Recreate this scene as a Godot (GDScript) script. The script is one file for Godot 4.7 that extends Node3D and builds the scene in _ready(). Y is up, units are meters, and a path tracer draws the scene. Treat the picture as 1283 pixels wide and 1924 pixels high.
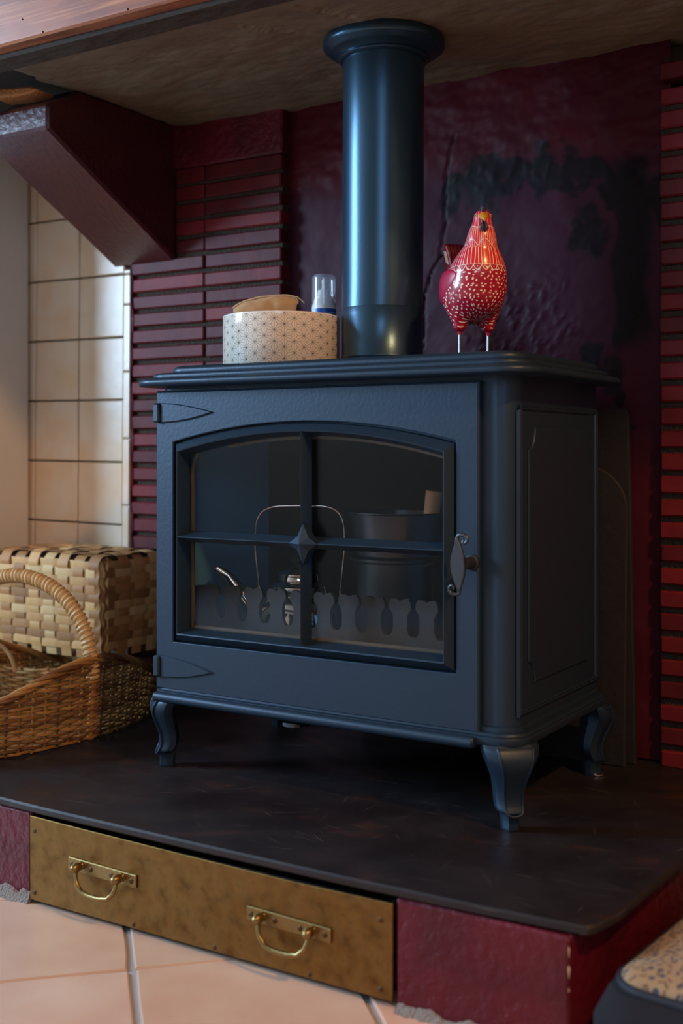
extends Node3D

const STOVE := Vector3(0.355, -0.147, -0.2)
const FLOOR := -0.312
const BRICK := -0.51
const PLASTER := -0.545
const CEIL := 1.213
var rng := RandomNumberGenerator.new()
var tex := {}
var M := {}


# ---------------------------------------------------------------- mesh builder
class Mb:
	var p := PackedVector3Array()
	var uv := PackedVector2Array()
	var grp := PackedInt32Array()
	var gid := 1

	func tri(a: Vector3, b: Vector3, c: Vector3, g: int, ua := Vector2.ZERO, ub := Vector2.ZERO, uc := Vector2.ZERO) -> void:
		p.append(a); p.append(b); p.append(c)
		uv.append(ua); uv.append(ub); uv.append(uc)
		grp.append(g)

	func orient(from: int) -> void:
		if from >= p.size():
			return
		var c := Vector3.ZERO
		for i in range(from, p.size()):
			c += p[i]
		c /= float(p.size() - from)
		var vol := 0.0
		for i in range(from, p.size(), 3):
			vol += (p[i] - c).dot((p[i + 1] - c).cross(p[i + 2] - c))
		if vol > 0.0:
			flip(from)

	func flip(from: int) -> void:
		for i in range(from, p.size(), 3):
			var t := p[i + 1]
			p[i + 1] = p[i + 2]
			p[i + 2] = t
			var u := uv[i + 1]
			uv[i + 1] = uv[i + 2]
			uv[i + 2] = u

	# rows of points; cc: columns close on themselves; rc: rows close; caps: fill first and last row
	func grid(rows: Array, cc := false, rc := false, crease := 38.0, caps := false, us: Variant = null, dir := Vector3.ZERO) -> void:
		var from := p.size()
		var nr := rows.size()
		var nc: int = rows[0].size()
		var lim := cos(deg_to_rad(crease))
		var sr := nr if rc else nr - 1
		var sc := nc if cc else nc - 1
		var rg := PackedInt32Array()
		var k := 0
		for i in sr:
			if i > 0:
				var worst := 1.0
				for j in nc:
					var a: Vector3 = rows[i][j] - rows[i - 1][j]
					var b: Vector3 = rows[(i + 1) % nr][j] - rows[i][j]
					if a.length_squared() > 1e-12 and b.length_squared() > 1e-12:
						worst = minf(worst, a.normalized().dot(b.normalized()))
				if worst < lim:
					k += 1
			rg.append(k)
		if rc and sr > 2:
			var w := 1.0
			for j in nc:
				var a: Vector3 = rows[0][j] - rows[nr - 1][j]
				var b: Vector3 = rows[1][j] - rows[0][j]
				if a.length_squared() > 1e-12 and b.length_squared() > 1e-12:
					w = minf(w, a.normalized().dot(b.normalized()))
			if w >= lim:
				for i in sr:
					if rg[i] == k:
						rg[i] = 0
		var cg := PackedInt32Array()
		k = 0
		for j in sc:
			if j > 0:
				var worst := 1.0
				for i in nr:
					var a: Vector3 = rows[i][j] - rows[i][j - 1]
					var b: Vector3 = rows[i][(j + 1) % nc] - rows[i][j]
					if a.length_squared() > 1e-12 and b.length_squared() > 1e-12:
						worst = minf(worst, a.normalized().dot(b.normalized()))
				if worst < lim:
					k += 1
			cg.append(k)
		if cc and sc > 2:
			var w := 1.0
			for i in nr:
				var a: Vector3 = rows[i][0] - rows[i][nc - 1]
				var b: Vector3 = rows[i][1] - rows[i][0]
				if a.length_squared() > 1e-12 and b.length_squared() > 1e-12:
					w = minf(w, a.normalized().dot(b.normalized()))
			if w >= lim:
				for j in sc:
					if cg[j] == k:
						cg[j] = 0
		for i in sr:
			var r0 = rows[i]
			var r1 = rows[(i + 1) % nr]
			for j in sc:
				var j1 := (j + 1) % nc
				var g := gid + rg[i] * 211 + cg[j]
				var a: Vector3 = r0[j]
				var b: Vector3 = r0[j1]
				var c: Vector3 = r1[j1]
				var d: Vector3 = r1[j]
				var ua := Vector2(float(j) / sc, float(i) / sr)
				var ub := Vector2(float(j + 1) / sc, float(i) / sr)
				var uc := Vector2(float(j + 1) / sc, float(i + 1) / sr)
				var ud := Vector2(float(j) / sc, float(i + 1) / sr)
				if us != null:
					ua = us[i][j]; ub = us[i][j1]; uc = us[(i + 1) % nr][j1]; ud = us[(i + 1) % nr][j]
				if not a.is_equal_approx(b) :
					tri(a, b, c, g, ua, ub, uc)
				if not c.is_equal_approx(d):
					tri(a, c, d, g, ua, uc, ud)
		gid += 60000
		if caps:
			fan(rows[0], false)
			fan(rows[nr - 1], true)
		if dir == Vector3.ZERO:
			orient(from)
		else:
			var n := Vector3.ZERO
			for i in range(from, p.size(), 3):
				n += (p[i + 2] - p[i]).cross(p[i + 1] - p[i])
			if n.dot(dir) < 0.0:
				flip(from)

	func fan(loop, rev: bool) -> void:
		var c := Vector3.ZERO
		for q in loop:
			c += q
		c /= float(loop.size())
		var g := gid
		gid += 1
		for j in loop.size():
			var a: Vector3 = loop[j]
			var b: Vector3 = loop[(j + 1) % loop.size()]
			if rev:
				tri(c, a, b, g)
			else:
				tri(c, b, a, g)

	# polygon in x,y pushed from z0 to z1 with chamfer b on both faces (front z1)
	func extrude(poly: PackedVector2Array, z0: float, z1: float, b := 0.0, xf := Transform3D.IDENTITY) -> void:
		var from := p.size()
		var pl := poly
		if Geometry2D.is_polygon_clockwise(pl):
			pl = pl.duplicate()
			pl.reverse()
		var inn := Mb.inset(pl, b)
		var rows := []
		var mk := func(q: PackedVector2Array, z: float) -> PackedVector3Array:
			var o := PackedVector3Array()
			for v in q:
				o.append(xf * Vector3(v.x, v.y, z))
			return o
		if b > 0.0:
			rows = [mk.call(inn, z0), mk.call(pl, z0 + b), mk.call(pl, z1 - b), mk.call(inn, z1)]
		else:
			rows = [mk.call(pl, z0), mk.call(pl, z1)]
		grid(rows, true, false, 30.0)
		var from2 := p.size()
		var ti := Geometry2D.triangulate_polygon(inn)
		var g := gid
		gid += 2
		for i in range(0, ti.size(), 3):
			var a := inn[ti[i]]
			var c := inn[ti[i + 1]]
			var d := inn[ti[i + 2]]
			if (c - a).cross(d - a) < 0.0:
				var t := c
				c = d
				d = t
			tri(xf * Vector3(a.x, a.y, z1), xf * Vector3(d.x, d.y, z1), xf * Vector3(c.x, c.y, z1), g)
			tri(xf * Vector3(a.x, a.y, z0), xf * Vector3(c.x, c.y, z0), xf * Vector3(d.x, d.y, z0), g + 1)
		if xf.basis.determinant() < 0.0:
			flip(from2)

	static func inset(pl: PackedVector2Array, b: float) -> PackedVector2Array:
		if b == 0.0:
			return pl
		var o := PackedVector2Array()
		var n := pl.size()
		var s := -1.0 if Geometry2D.is_polygon_clockwise(pl) else 1.0
		for i in n:
			var a := pl[(i + n - 1) % n]
			var c := pl[i]
			var d := pl[(i + 1) % n]
			var e1 := (c - a).normalized()
			var e2 := (d - c).normalized()
			var n1 := Vector2(-e1.y, e1.x) * s
			var n2 := Vector2(-e2.y, e2.x) * s
			var m := n1 + n2
			var l := m.length()
			if l < 0.3:
				o.append(c + n1 * b)
			else:
				m /= l
				o.append(c + m * minf(b / maxf(m.dot(n1), 0.35), b * 2.5))
		return o

	func box(c: Vector3, s: Vector3, b := 0.002, xf := Transform3D.IDENTITY) -> void:
		var h := s * 0.5
		var bb := minf(b, minf(h.x, minf(h.y, h.z)) * 0.9)
		var pl := PackedVector2Array([Vector2(-h.x + bb, -h.y), Vector2(h.x - bb, -h.y), Vector2(h.x, -h.y + bb), Vector2(h.x, h.y - bb), Vector2(h.x - bb, h.y), Vector2(-h.x + bb, h.y), Vector2(-h.x, h.y - bb), Vector2(-h.x, -h.y + bb)])
		extrude(pl, -h.z, h.z, bb, xf * Transform3D(Basis.IDENTITY, c))

	func lathe(prof: Array, seg := 40, at := Vector3.ZERO, basis := Basis.IDENTITY, crease := 38.0, us := false) -> void:
		var rows := []
		var uvs := []
		var len := 0.0
		var tot := 0.0
		for i in range(1, prof.size()):
			tot += (prof[i] - prof[i - 1]).length()
		for i in prof.size():
			var row := PackedVector3Array()
			var ur := PackedVector2Array()
			if i > 0:
				len += (prof[i] - prof[i - 1]).length()
			for j in seg + (1 if us else 0):
				var a := TAU * j / seg
				row.append(at + basis * Vector3(prof[i].x * sin(a), prof[i].y, prof[i].x * cos(a)))
				ur.append(Vector2(float(j) / seg, 1.0 - len / tot))
			rows.append(row)
			uvs.append(ur)
		if us:
			grid(rows, false, false, crease, false, uvs)
		else:
			grid(rows, true, false, crease)

	func tube(path: PackedVector3Array, rad, sides := 8, closed := false, flat := 1.0, up := Vector3.UP, ph := 0.0) -> void:
		var n := path.size()
		var rows := []
		var t0 := (path[1] - path[0]).normalized()
		var nn := (up - t0 * up.dot(t0))
		if nn.length() < 0.05:
			nn = Vector3.RIGHT - t0 * t0.x
			if nn.length() < 0.05:
				nn = Vector3.BACK
		nn = nn.normalized()
		var prev := t0
		for i in n:
			var t: Vector3
			if closed:
				t = (path[(i + 1) % n] - path[(i + n - 1) % n]).normalized()
			else:
				t = (path[mini(i + 1, n - 1)] - path[maxi(i - 1, 0)]).normalized()
			var ax := prev.cross(t)
			if ax.length() > 1e-6:
				nn = nn.rotated(ax.normalized(), prev.angle_to(t))
			nn = (nn - t * nn.dot(t)).normalized()
			prev = t
			var bn := t.cross(nn)
			var r: float = rad[i] if rad is Array or rad is PackedFloat32Array else rad
			var row := PackedVector3Array()
			for k in sides:
				var a := TAU * k / sides + ph
				row.append(path[i] + nn * cos(a) * r * flat + bn * sin(a) * r)
			rows.append(row)
		grid(rows, true, closed, 50.0, not closed)

	# flat strip: path with a normal and a width direction per point
	func strip(path: PackedVector3Array, nor: PackedVector3Array, wid: PackedVector3Array, w: float, th: float, closed := false) -> void:
		var rows := []
		for i in path.size():
			var n := nor[i] * th * 0.5
			var s := wid[i] * w * 0.5
			var c := path[i]
			rows.append(PackedVector3Array([c - s - n, c - s + n * 0.3, c - s * 0.8 + n, c + s * 0.8 + n, c + s + n * 0.3, c + s - n]))
		grid(rows, true, closed, 42.0, not closed)

	func build(off := Vector3.ZERO) -> ArrayMesh:
		var st := SurfaceTool.new()
		st.begin(Mesh.PRIMITIVE_TRIANGLES)
		for i in grp.size():
			st.set_smooth_group(grp[i])
			for k in 3:
				st.set_uv(uv[i * 3 + k])
				st.add_vertex(p[i * 3 + k] - off)
		st.generate_normals()
		return st.commit()


# ---------------------------------------------------------------- nodes
func thing(called: String, label: String, category: String, at := Vector3.ZERO, group := "", kind := "") -> Node3D:
	var o := Node3D.new()
	o.name = called
	add_child(o, true)
	o.position = at
	meta(o, label, category, group, kind)
	return o


func meta(o: Node, label := "", category := "", group := "", kind := "") -> void:
	if label: o.set_meta("label", label)
	if category: o.set_meta("category", category)
	if group: o.set_meta("group", group)
	if kind: o.set_meta("kind", kind)


var count := {}
func part(called: String, b: Mb, m: Material, parent: Node3D, world := true, label := "") -> MeshInstance3D:
	var o := MeshInstance3D.new()
	var key := str(parent.get_instance_id()) + called
	var n: int = count.get(key, 0)
	count[key] = n + 1
	o.name = called if n == 0 else "%s_%03d" % [called, n]
	var off := Vector3.ZERO
	if world:
		var q: Node = parent
		while q is Node3D and q != self:
			off += q.position
			q = q.get_parent()
	o.mesh = b.build(off)
	o.material_override = m
	o.cast_shadow = GeometryInstance3D.SHADOW_CASTING_SETTING_ON
	parent.add_child(o, true)
	if label: o.set_meta("label", label)
	return o


func part_mesh(called: String, mesh: Mesh, m: Material, parent: Node3D, xf := Transform3D.IDENTITY) -> MeshInstance3D:
	var o := MeshInstance3D.new()
	var key := str(parent.get_instance_id()) + called
	var n: int = count.get(key, 0)
	count[key] = n + 1
	o.name = called if n == 0 else "%s_%03d" % [called, n]
	o.mesh = mesh
	o.material_override = m
	o.transform = xf
	parent.add_child(o, true)
	return o


func struct(called: String, at := Vector3.ZERO) -> Node3D:
	var o := Node3D.new()
	o.name = called
	o.position = at
	add_child(o, true)
	o.set_meta("kind", "structure")
	return o


# ---------------------------------------------------------------- materials
func C(r: float, g: float, b: float) -> Color:
	return Color(r / 255.0, g / 255.0, b / 255.0)


func noise(called: String, freq: float, ramp: Array, oct := 4, size := 512, type := FastNoiseLite.TYPE_SIMPLEX_SMOOTH, warp := 0.0) -> NoiseTexture2D:
	if tex.has(called):
		return tex[called]
	var n := FastNoiseLite.new()
	n.seed = called.hash() % 10000
	n.noise_type = type
	n.frequency = freq
	n.fractal_octaves = oct
	if warp > 0.0:
		n.domain_warp_enabled = true
		n.domain_warp_amplitude = warp
		n.domain_warp_frequency = freq * 0.7
	var t := NoiseTexture2D.new()
	t.width = size
	t.height = size
	t.seamless = true
	t.noise = n
	if not ramp.is_empty():
		var g := Gradient.new()
		g.offsets = PackedFloat32Array(ramp.map(func(x): return x[0]))
		g.colors = PackedColorArray(ramp.map(func(x): return x[1]))
		t.color_ramp = g
	tex[called] = t
	return t


func mat(c: Color, rough := 0.6, metal := 0.0, o := {}) -> StandardMaterial3D:
	var m := StandardMaterial3D.new()
	m.albedo_color = c
	m.roughness = rough
	m.metallic = metal
	if o.has("tex"):
		m.albedo_texture = o.tex
	if o.has("bump"):
		m.heightmap_enabled = true
		m.heightmap_texture = o.bump
		m.heightmap_scale = o.get("bs", 0.2)
	if o.has("rtex"):
		m.roughness_texture = o.rtex
	if o.has("tri"):
		m.uv1_triplanar = true
		m.uv1_world_triplanar = o.get("world", true)
		var s = o.tri
		m.uv1_scale = s if s is Vector3 else Vector3(s, s, s)
	if o.has("spec"): m.metallic_specular = o.spec
	if o.has("coat"):
		m.clearcoat_enabled = true
		m.clearcoat = o.coat
		m.clearcoat_roughness = o.get("coatr", 0.1)
	if o.has("rim"):
		m.rim_enabled = true
		m.rim = o.rim
	return m


func grain(called: String, cols: Array, rings := 9.0, size := 512) -> ImageTexture:
	# wood grain along u
	if tex.has(called):
		return tex[called]
	var n := FastNoiseLite.new()
	n.seed = called.hash() % 1000
	n.frequency = 0.006
	n.fractal_octaves = 3
	var n2 := FastNoiseLite.new()
	n2.seed = 5
	n2.frequency = 0.02
	var im := Image.create(size, size, false, Image.FORMAT_RGB8)
	for y in size:
		for x in size:
			var a := TAU * x / size
			var w := n.get_noise_3d(cos(a) * 60.0, sin(a) * 60.0, y * 1.6) * 1.6
			var f := n2.get_noise_3d(cos(a) * 25.0, sin(a) * 25.0, y * 9.0)
			var v := 0.5 + 0.5 * sin((float(y) / size * rings + w) * TAU)
			v = clampf(v * 0.75 + f * 0.35 + 0.1, 0.0, 1.0)
			var c: Color = cols[0].lerp(cols[1], v)
			if cols.size() > 2:
				c = c.lerp(cols[2], clampf(f * 1.4, 0.0, 0.6))
			im.set_pixel(x, y, c)
	tex[called] = ImageTexture.create_from_image(im)
	return tex[called]


func scratched_slate() -> ImageTexture:
	var n := 1024
	var f := FastNoiseLite.new()
	f.seed = 61
	f.frequency = 0.5
	f.fractal_octaves = 5
	var im := Image.create(n, n, false, Image.FORMAT_RGB8)
	for y in n:
		for x in n:
			var a := TAU * x / n
			var b := TAU * y / n
			var v := f.get_noise_3d(2.2 * cos(a) + 3.0 * cos(b), 2.2 * sin(a), 3.0 * sin(b)) * 1.6
			var c := C(37, 31, 32).lerp(C(28, 24, 26), clampf(v + 0.4, 0.0, 1.0))
			c = c.lerp(C(58, 36, 30), smoothstep(0.42, 0.8, -v) * 0.8)
			im.set_pixel(x, y, c)
	var r := RandomNumberGenerator.new()
	r.seed = 17
	for i in 420:
		var p := Vector2(r.randf() * n, r.randf() * n)
		var d := Vector2.RIGHT.rotated(r.randf_range(-0.6, 0.6) + (PI / 2 if r.randf() < 0.2 else 0.0))
		var len := int(r.randf_range(6, 60) * (2.0 if r.randf() < 0.15 else 1.0))
		var k := r.randf_range(0.15, 0.6)
		var bend := r.randf_range(-0.01, 0.01)
		for s in len:
			p += d
			d = d.rotated(bend)
			var x := posmod(int(p.x), n)
			var y := posmod(int(p.y), n)
			im.set_pixel(x, y, im.get_pixel(x, y).lerp(C(158, 146, 138), k * sin(PI * s / len)))
	return ImageTexture.create_from_image(im)


func materials() -> void:
	var W := Color.WHITE
	var fine := noise("fine", 0.05, [], 3, 512)
	var mid := noise("mid", 0.012, [], 5, 512)
	var lumps := noise("lumps", 0.018, [], 5, 1024, FastNoiseLite.TYPE_SIMPLEX_SMOOTH, 20.0)
	M.stove = mat(C(36, 57, 75), 0.43, 0.4, {"tri": 4.0, "bump": fine, "bs": 0.012, "spec": 0.55})
	M.stove_dark = mat(C(30, 34, 40), 0.55, 0.0, {"tri": 4.0, "bump": fine, "bs": 0.012})
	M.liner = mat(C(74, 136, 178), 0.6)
	M.soot = mat(C(22, 22, 24), 0.8)
	M.grate = mat(C(36, 30, 27), 0.75, 0.0, {"tri": 6.0, "bump": fine, "bs": 0.02})
	M.pipe = mat(C(54, 84, 104), 0.3, 0.7, {"tri": 5.0, "bump": fine, "bs": 0.006, "spec": 0.6})
	M.rope = mat(C(88, 80, 68), 0.9, 0.0, {"tri": 90.0, "bump": fine, "bs": 0.06})
	M.glass = mat(Color(0.1, 0.1, 0.1, 0.03), 0.04)
	M.glass.metallic_specular = 0.3
	M.glass.transparency = BaseMaterial3D.TRANSPARENCY_ALPHA
	M.brick = []
	for k in 4:
		var v := 1.0 + 0.10 * (k - 1.5)
		M.brick.append(mat(W, 0.55, 0.0, {"spec": 0.38, "tri": 3.0, "bump": mid, "bs": 0.05, "tex": noise("brick%d" % k, 0.01, [[0.0, C(88 * v, 18 * v, 24 * v)], [1.0, C(110 * v, 26 * v, 30 * v)]], 4, 256)}))
	M.mortar = mat(C(66, 54, 44), 0.95, 0.0, {"tri": 6.0, "bump": lumps, "bs": 0.5})
	M.redpaint = mat(W, 0.4, 0.0, {"tri": 2.2, "bump": lumps, "bs": 0.2, "tex": noise("redp", 0.008, [[0.0, C(78, 12, 27)], [1.0, C(104, 18, 36)]], 4, 256)})
	M.corbel = mat(W, 0.36, 0.0, {"coat": 0.7, "coatr": 0.25, "tri": 3.0, "bump": lumps, "bs": 0.14, "tex": noise("redc", 0.008, [[0.0, C(68, 21, 26)], [1.0, C(80, 26, 31)]], 4, 256)})
	M.hood = mat(W, 0.62, 0.0, {"tri": 1.6, "bump": lumps, "bs": 0.08, "tex": noise("hood", 0.006, [[0.0, C(112, 98, 80)], [0.6, C(126, 112, 92)], [1.0, C(116, 104, 88)]], 4, 512)})
	M.voidshade = mat(C(50, 42, 38), 0.9)  # dark tone stands in for shade up in the hood void
	M.beam = mat(W, 0.42, 0.0, {"tri": Vector3(0.9, 1.3, 1.3), "coat": 0.2, "coatr": 0.3, "tex": grain("beam", [C(124, 64, 34), C(164, 94, 52), C(196, 138, 92)], 4.0), "bump": mid, "bs": 0.03})
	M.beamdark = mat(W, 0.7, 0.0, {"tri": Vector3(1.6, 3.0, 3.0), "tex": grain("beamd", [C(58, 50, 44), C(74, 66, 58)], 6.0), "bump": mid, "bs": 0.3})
	M.ochre = mat(C(186, 120, 62), 0.8, 0.0, {"tri": 8.0, "bump": lumps, "bs": 0.3})
	M.slate = mat(W, 0.4, 0.0, {"tri": 1.0, "bump": mid, "bs": 0.05, "tex": scratched_slate(), "rtex": noise("slater", 0.01, [[0.0, C(85, 85, 85)], [1.0, C(160, 160, 160)]], 5, 512)})
	M.slate.roughness = 1.0
	M.board = mat(C(27, 24, 23), 0.8, 0.0, {"tri": 3.0, "bump": mid, "bs": 0.15})
	M.grout = mat(C(172, 172, 174), 0.9, 0.0, {"tri": 6.0, "bump": mid, "bs": 0.1})
	M.mortar_light = mat(C(150, 142, 134), 0.95, 0.0, {"tri": 9.0, "bump": lumps, "bs": 0.6})
	M.floor = []
	for k in 4:
		var a: float = [1.0, 0.97, 1.03, 0.99][k]
		M.floor.append(mat(W, 0.38, 0.0, {"tri": 1.7, "bump": mid, "bs": 0.05, "tex": noise("terra%d" % k, 0.006, [[0.0, C(210 * a, 166, 140)], [0.5, C(220 * a, 184, 160)], [1.0, C(228 * a, 200, 180)]], 5, 256)}))
	M.tile = []
	for k in 4:
		M.tile.append(mat(W, 0.3, 0.0, {"tri": 3.1, "bump": mid, "bs": 0.04, "tex": noise("cream%d" % k, 0.008, [[0.0, C(236, 208, 172)], [0.55, C(238, 220, 194)], [1.0, C(240, 228, 208)]], 3, 256)}))
	M.tilegrout = mat(C(96, 88, 74), 0.95)
	M.white = mat(C(222, 220, 214), 0.35)
	M.gap = mat(C(60, 56, 50), 0.9)
	M.wallpaint = mat(C(128, 116, 104), 0.85)
	M.brass = mat(W, 0.4, 1.0, {"tri": 3.0, "bump": mid, "bs": 0.03, "tex": noise("brass", 0.009, [[0.0, C(108, 82, 46)], [0.3, C(132, 101, 57)], [0.7, C(144, 112, 64)], [1.0, C(122, 98, 60)]], 6, 1024, FastNoiseLite.TYPE_SIMPLEX_SMOOTH, 40.0), "rtex": noise("brassr", 0.02, [[0.0, C(80, 80, 80)], [1.0, C(140, 140, 140)]], 5, 512)})
	M.brass.roughness = 1.0
	M.brass2 = mat(C(156, 134, 88), 0.36, 1.0, {"tri": 20.0, "bump": mid, "bs": 0.02})
	M.screw = mat(C(96, 74, 50), 0.5, 0.9)
	M.splint = []
	for k in 5:
		var b: Array = [[206, 154, 92], [218, 168, 104], [186, 132, 76], [224, 182, 122], [164, 114, 64]][k]
		M.splint.append(mat(C(b[0], b[1], b[2]), 0.6, 0.0, {"tri": 12.0, "world": false, "bump": fine, "bs": 0.03}))
	M.wicker = []
	for k in 4:
		var b: Array = [[160, 116, 62], [176, 132, 74], [136, 94, 48], [112, 74, 38]][k]
		M.wicker.append(mat(C(b[0], b[1], b[2]), 0.5))
	M.cane = mat(C(206, 172, 118), 0.5)
	M.steel = mat(C(226, 220, 212), 0.1, 1.0)
	M.rod = mat(C(150, 158, 165), 0.3, 1.0)
	M.black = mat(C(20, 20, 22), 0.3)
	M.pan = mat(C(22, 25, 30), 0.35, 0.0, {"spec": 0.6})
	M.cork = mat(C(196, 140, 98), 0.8)
	M.iron = mat(C(84, 90, 96), 0.36, 0.9)
	M.ceramic = mat(C(240, 236, 226), 0.12, 0.0, {"coat": 0.5, "coatr": 0.05})
	M.cream = mat(C(186, 156, 114), 0.85, 0.0, {"tri": 30.0, "bump": fine, "bs": 0.05, "rim": 0.2})
	M.zip = mat(C(190, 172, 140), 0.7)
	M.plastic = mat(C(238, 236, 232), 0.35)
	M.capclear = mat(Color(0.86, 0.92, 1.0, 0.12), 0.05)
	M.capclear.transparency = BaseMaterial3D.TRANSPARENCY_ALPHA
	M.navy = mat(C(16, 17, 25), 0.9, 0.0, {"tri": 14.0, "bump": fine, "bs": 0.08, "rim": 0.1})
	M.piping = mat(C(28, 34, 46), 0.7)
	M.beak = mat(C(196, 142, 40), 0.35)
	M.comb = mat(C(52, 48, 66), 0.35)
	M.tail = mat(C(120, 16, 30), 0.4)
	M.wing = mat(C(178, 24, 62), 0.35)
	M.eyew = mat(C(225, 190, 120), 0.4)
	M.strike = mat(C(225, 200, 170), 0.5)


# ---------------------------------------------------------------- scene
func _ready() -> void:
	rng.seed = 7
	camera_and_light()
	materials()
	room()
	back_wall()
	hood()
	hearth()
	floor_tiles()
	stove()
	flue()
	drawer()
	lid_things()
	kettle_and_pans()
	baskets()
	boards()
	bed()


func camera_and_light() -> void:
	var cam := Camera3D.new()
	cam.name = "camera"
	var at := CameraAttributesPhysical.new()
	at.frustum_focal_length = 41.2
	at.frustum_near = 0.05
	at.frustum_far = 60.0
	at.frustum_focus_distance = 2.1
	at.exposure_aperture = 2.8
	cam.attributes = at
	add_child(cam)
	cam.position = Vector3(1.4468, 0.4435, 1.6576)
	cam.rotation.y = 0.5603
	cam.projection = Camera3D.PROJECTION_FRUSTUM
	cam.near = 0.05
	cam.far = 60.0
	cam.size = 0.05 * 1924.0 / 2201.7
	cam.frustum_offset = Vector2(0.0, -0.05 * 118.05 / 2201.7)
	cam.current = true
	var we := WorldEnvironment.new()
	we.name = "world"
	var e := Environment.new()
	var sm := ProceduralSkyMaterial.new()
	sm.sky_top_color = Color(0.30, 0.46, 0.75)
	sm.sky_horizon_color = Color(0.66, 0.76, 0.9)
	sm.ground_bottom_color = Color(0.20, 0.20, 0.18)
	sm.ground_horizon_color = Color(0.5, 0.54, 0.58)
	sm.energy_multiplier = 1.0
	var sky := Sky.new()
	sky.sky_material = sm
	e.background_mode = Environment.BG_SKY
	e.sky = sky
	e.tonemap_mode = Environment.TONE_MAPPER_LINEAR
	e.tonemap_exposure = 1.22
	e.sdfgi_enabled = true
	e.ssao_enabled = true
	e.ssil_enabled = true
	we.environment = e
	add_child(we)
	# daylight through the left wall window; the front wall light is added fill
	for w in [[Vector3(-2.96, 1.5, 1.95), -PI / 2, 18.0], [Vector3(2.1, 1.6, 3.16), 0.0, 1.1]]:
		var a := AreaLight3D.new()
		a.name = "daylight_and_fill"
		a.area_size = Vector2(1.1, 1.45) if w[0].x < 0.0 else Vector2(1.1, 1.1)
		a.light_color = Color(0.74, 0.87, 1.0)
		a.light_energy = w[2]
		a.shadow_enabled = true
		a.set("area_range", 12.0)
		add_child(a, true)
		a.position = w[0]
		a.rotation.y = w[1]


# ---------------------------------------------------------------- room shell
func slab_box(called: String, lo: Vector3, hi: Vector3, m: Material, b := 0.0) -> Node3D:
	var s := struct(called, Vector3((lo.x + hi.x) / 2, lo.y, (lo.z + hi.z) / 2))
	var mb := Mb.new()
	mb.box((lo + hi) / 2, hi - lo, b)
	part("panel", mb, m, s)
	return s


func room() -> void:
	slab_box("ceiling", Vector3(-3.2, 2.7, -0.9), Vector3(3.4, 2.9, 3.5), M.wallpaint)
	slab_box("wall_right", Vector3(3.0, -0.5, -0.9), Vector3(3.2, 2.7, 3.4), M.wallpaint)
	# left wall and front wall, one opening each; the front one is added for fill light
	var lo := FLOOR - 0.1
	var f := struct("wall_left", Vector3(-3.1, FLOOR, 1.2))
	var mb := Mb.new()
	for q in [[-0.9, 1.35, lo, 2.7], [2.55, 3.4, lo, 2.7], [1.35, 2.55, lo, 0.7], [1.35, 2.55, 2.3, 2.7]]:
		mb.box(Vector3(-3.1, (q[2] + q[3]) / 2, (q[0] + q[1]) / 2), Vector3(0.2, q[3] - q[2], q[1] - q[0]), 0.0)
	part("plaster", mb, M.wallpaint, f)
	var pale := mat(C(146, 136, 122), 0.85)
	f = struct("wall_front", Vector3(0, FLOOR, 3.3))
	mb = Mb.new()
	for q in [[-3.0, 1.5, lo, 2.7], [2.7, 3.0, lo, 2.7], [1.5, 2.7, lo, 1.0], [1.5, 2.7, 2.2, 2.7]]:
		mb.box(Vector3((q[0] + q[1]) / 2, (q[2] + q[3]) / 2, 3.3), Vector3(q[1] - q[0], q[3] - q[2], 0.2), 0.0)
	part("plaster", mb, pale, f)
	for k in 2:
		var at: Vector3 = [Vector3(-3.1, 1.5, 1.95), Vector3(2.1, 1.6, 3.3)][k]
		var hh: float = [1.6, 1.2][k]
		var w := struct("window_%d" % (k + 1), at)  # the front wall window is unseen, added to carry the fill light
		w.rotation.y = PI / 2 if k == 0 else 0.0
		var fr := Mb.new()
		for e in [-1, 1]:
			fr.box(Vector3(e * 0.575, 0, 0), Vector3(0.05, hh, 0.07), 0.004)
			fr.box(Vector3(0, e * (hh / 2 - 0.025), 0), Vector3(1.1, 0.05, 0.07), 0.004)
		fr.box(Vector3.ZERO, Vector3(0.06, hh - 0.1, 0.06), 0.004)
		part("window_frame", fr, M.white, w, false)
		for e in [-1, 1]:
			var g := Mb.new()
			g.box(Vector3(e * 0.29, 0, 0), Vector3(0.52, hh - 0.1, 0.005), 0.0)
			part("pane", g, M.glass, w, false)
	# warm ceiling lamp
	var lamp := thing("ceiling_lamp", "small round white glass pendant lamp hanging from the room ceiling, right of the hearth", "lamp", Vector3(2.2, 2.15, 0.9))
	var b := Mb.new()
	b.lathe([Vector2(0.0, 0.0), Vector2(0.07, 0.0), Vector2(0.07, -0.02), Vector2(0.055, -0.03), Vector2(0, -0.03)], 32)
	b.lathe([Vector2(0, 0.55), Vector2(0.05, 0.55), Vector2(0.05, 0.53), Vector2(0.006, 0.52), Vector2(0.006, 0.0), Vector2(0, 0.0)], 20)
	part("stem", b, M.white, lamp, false)
	b = Mb.new()
	b.lathe([Vector2(0.0, -0.03), Vector2(0.05, -0.03), Vector2(0.085, -0.06), Vector2(0.08, -0.10), Vector2(0.045, -0.13), Vector2(0, -0.135)], 32)
	var gm := mat(C(255, 214, 160), 0.4)
	gm.emission_enabled = true
	gm.emission = C(255, 190, 120)
	gm.emission_energy_multiplier = 3.0
	part("globe", b, gm, lamp, false)
	var l := OmniLight3D.new()
	l.name = "lamp_light"
	l.light_color = Color(1.0, 0.74, 0.48)
	l.light_energy = 2.4
	l.light_size = 0.07
	l.omni_range = 8.0
	l.omni_attenuation = 2.0
	l.shadow_enabled = true
	l.position = Vector3(0, -0.085, 0)
	lamp.add_child(l)


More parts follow.
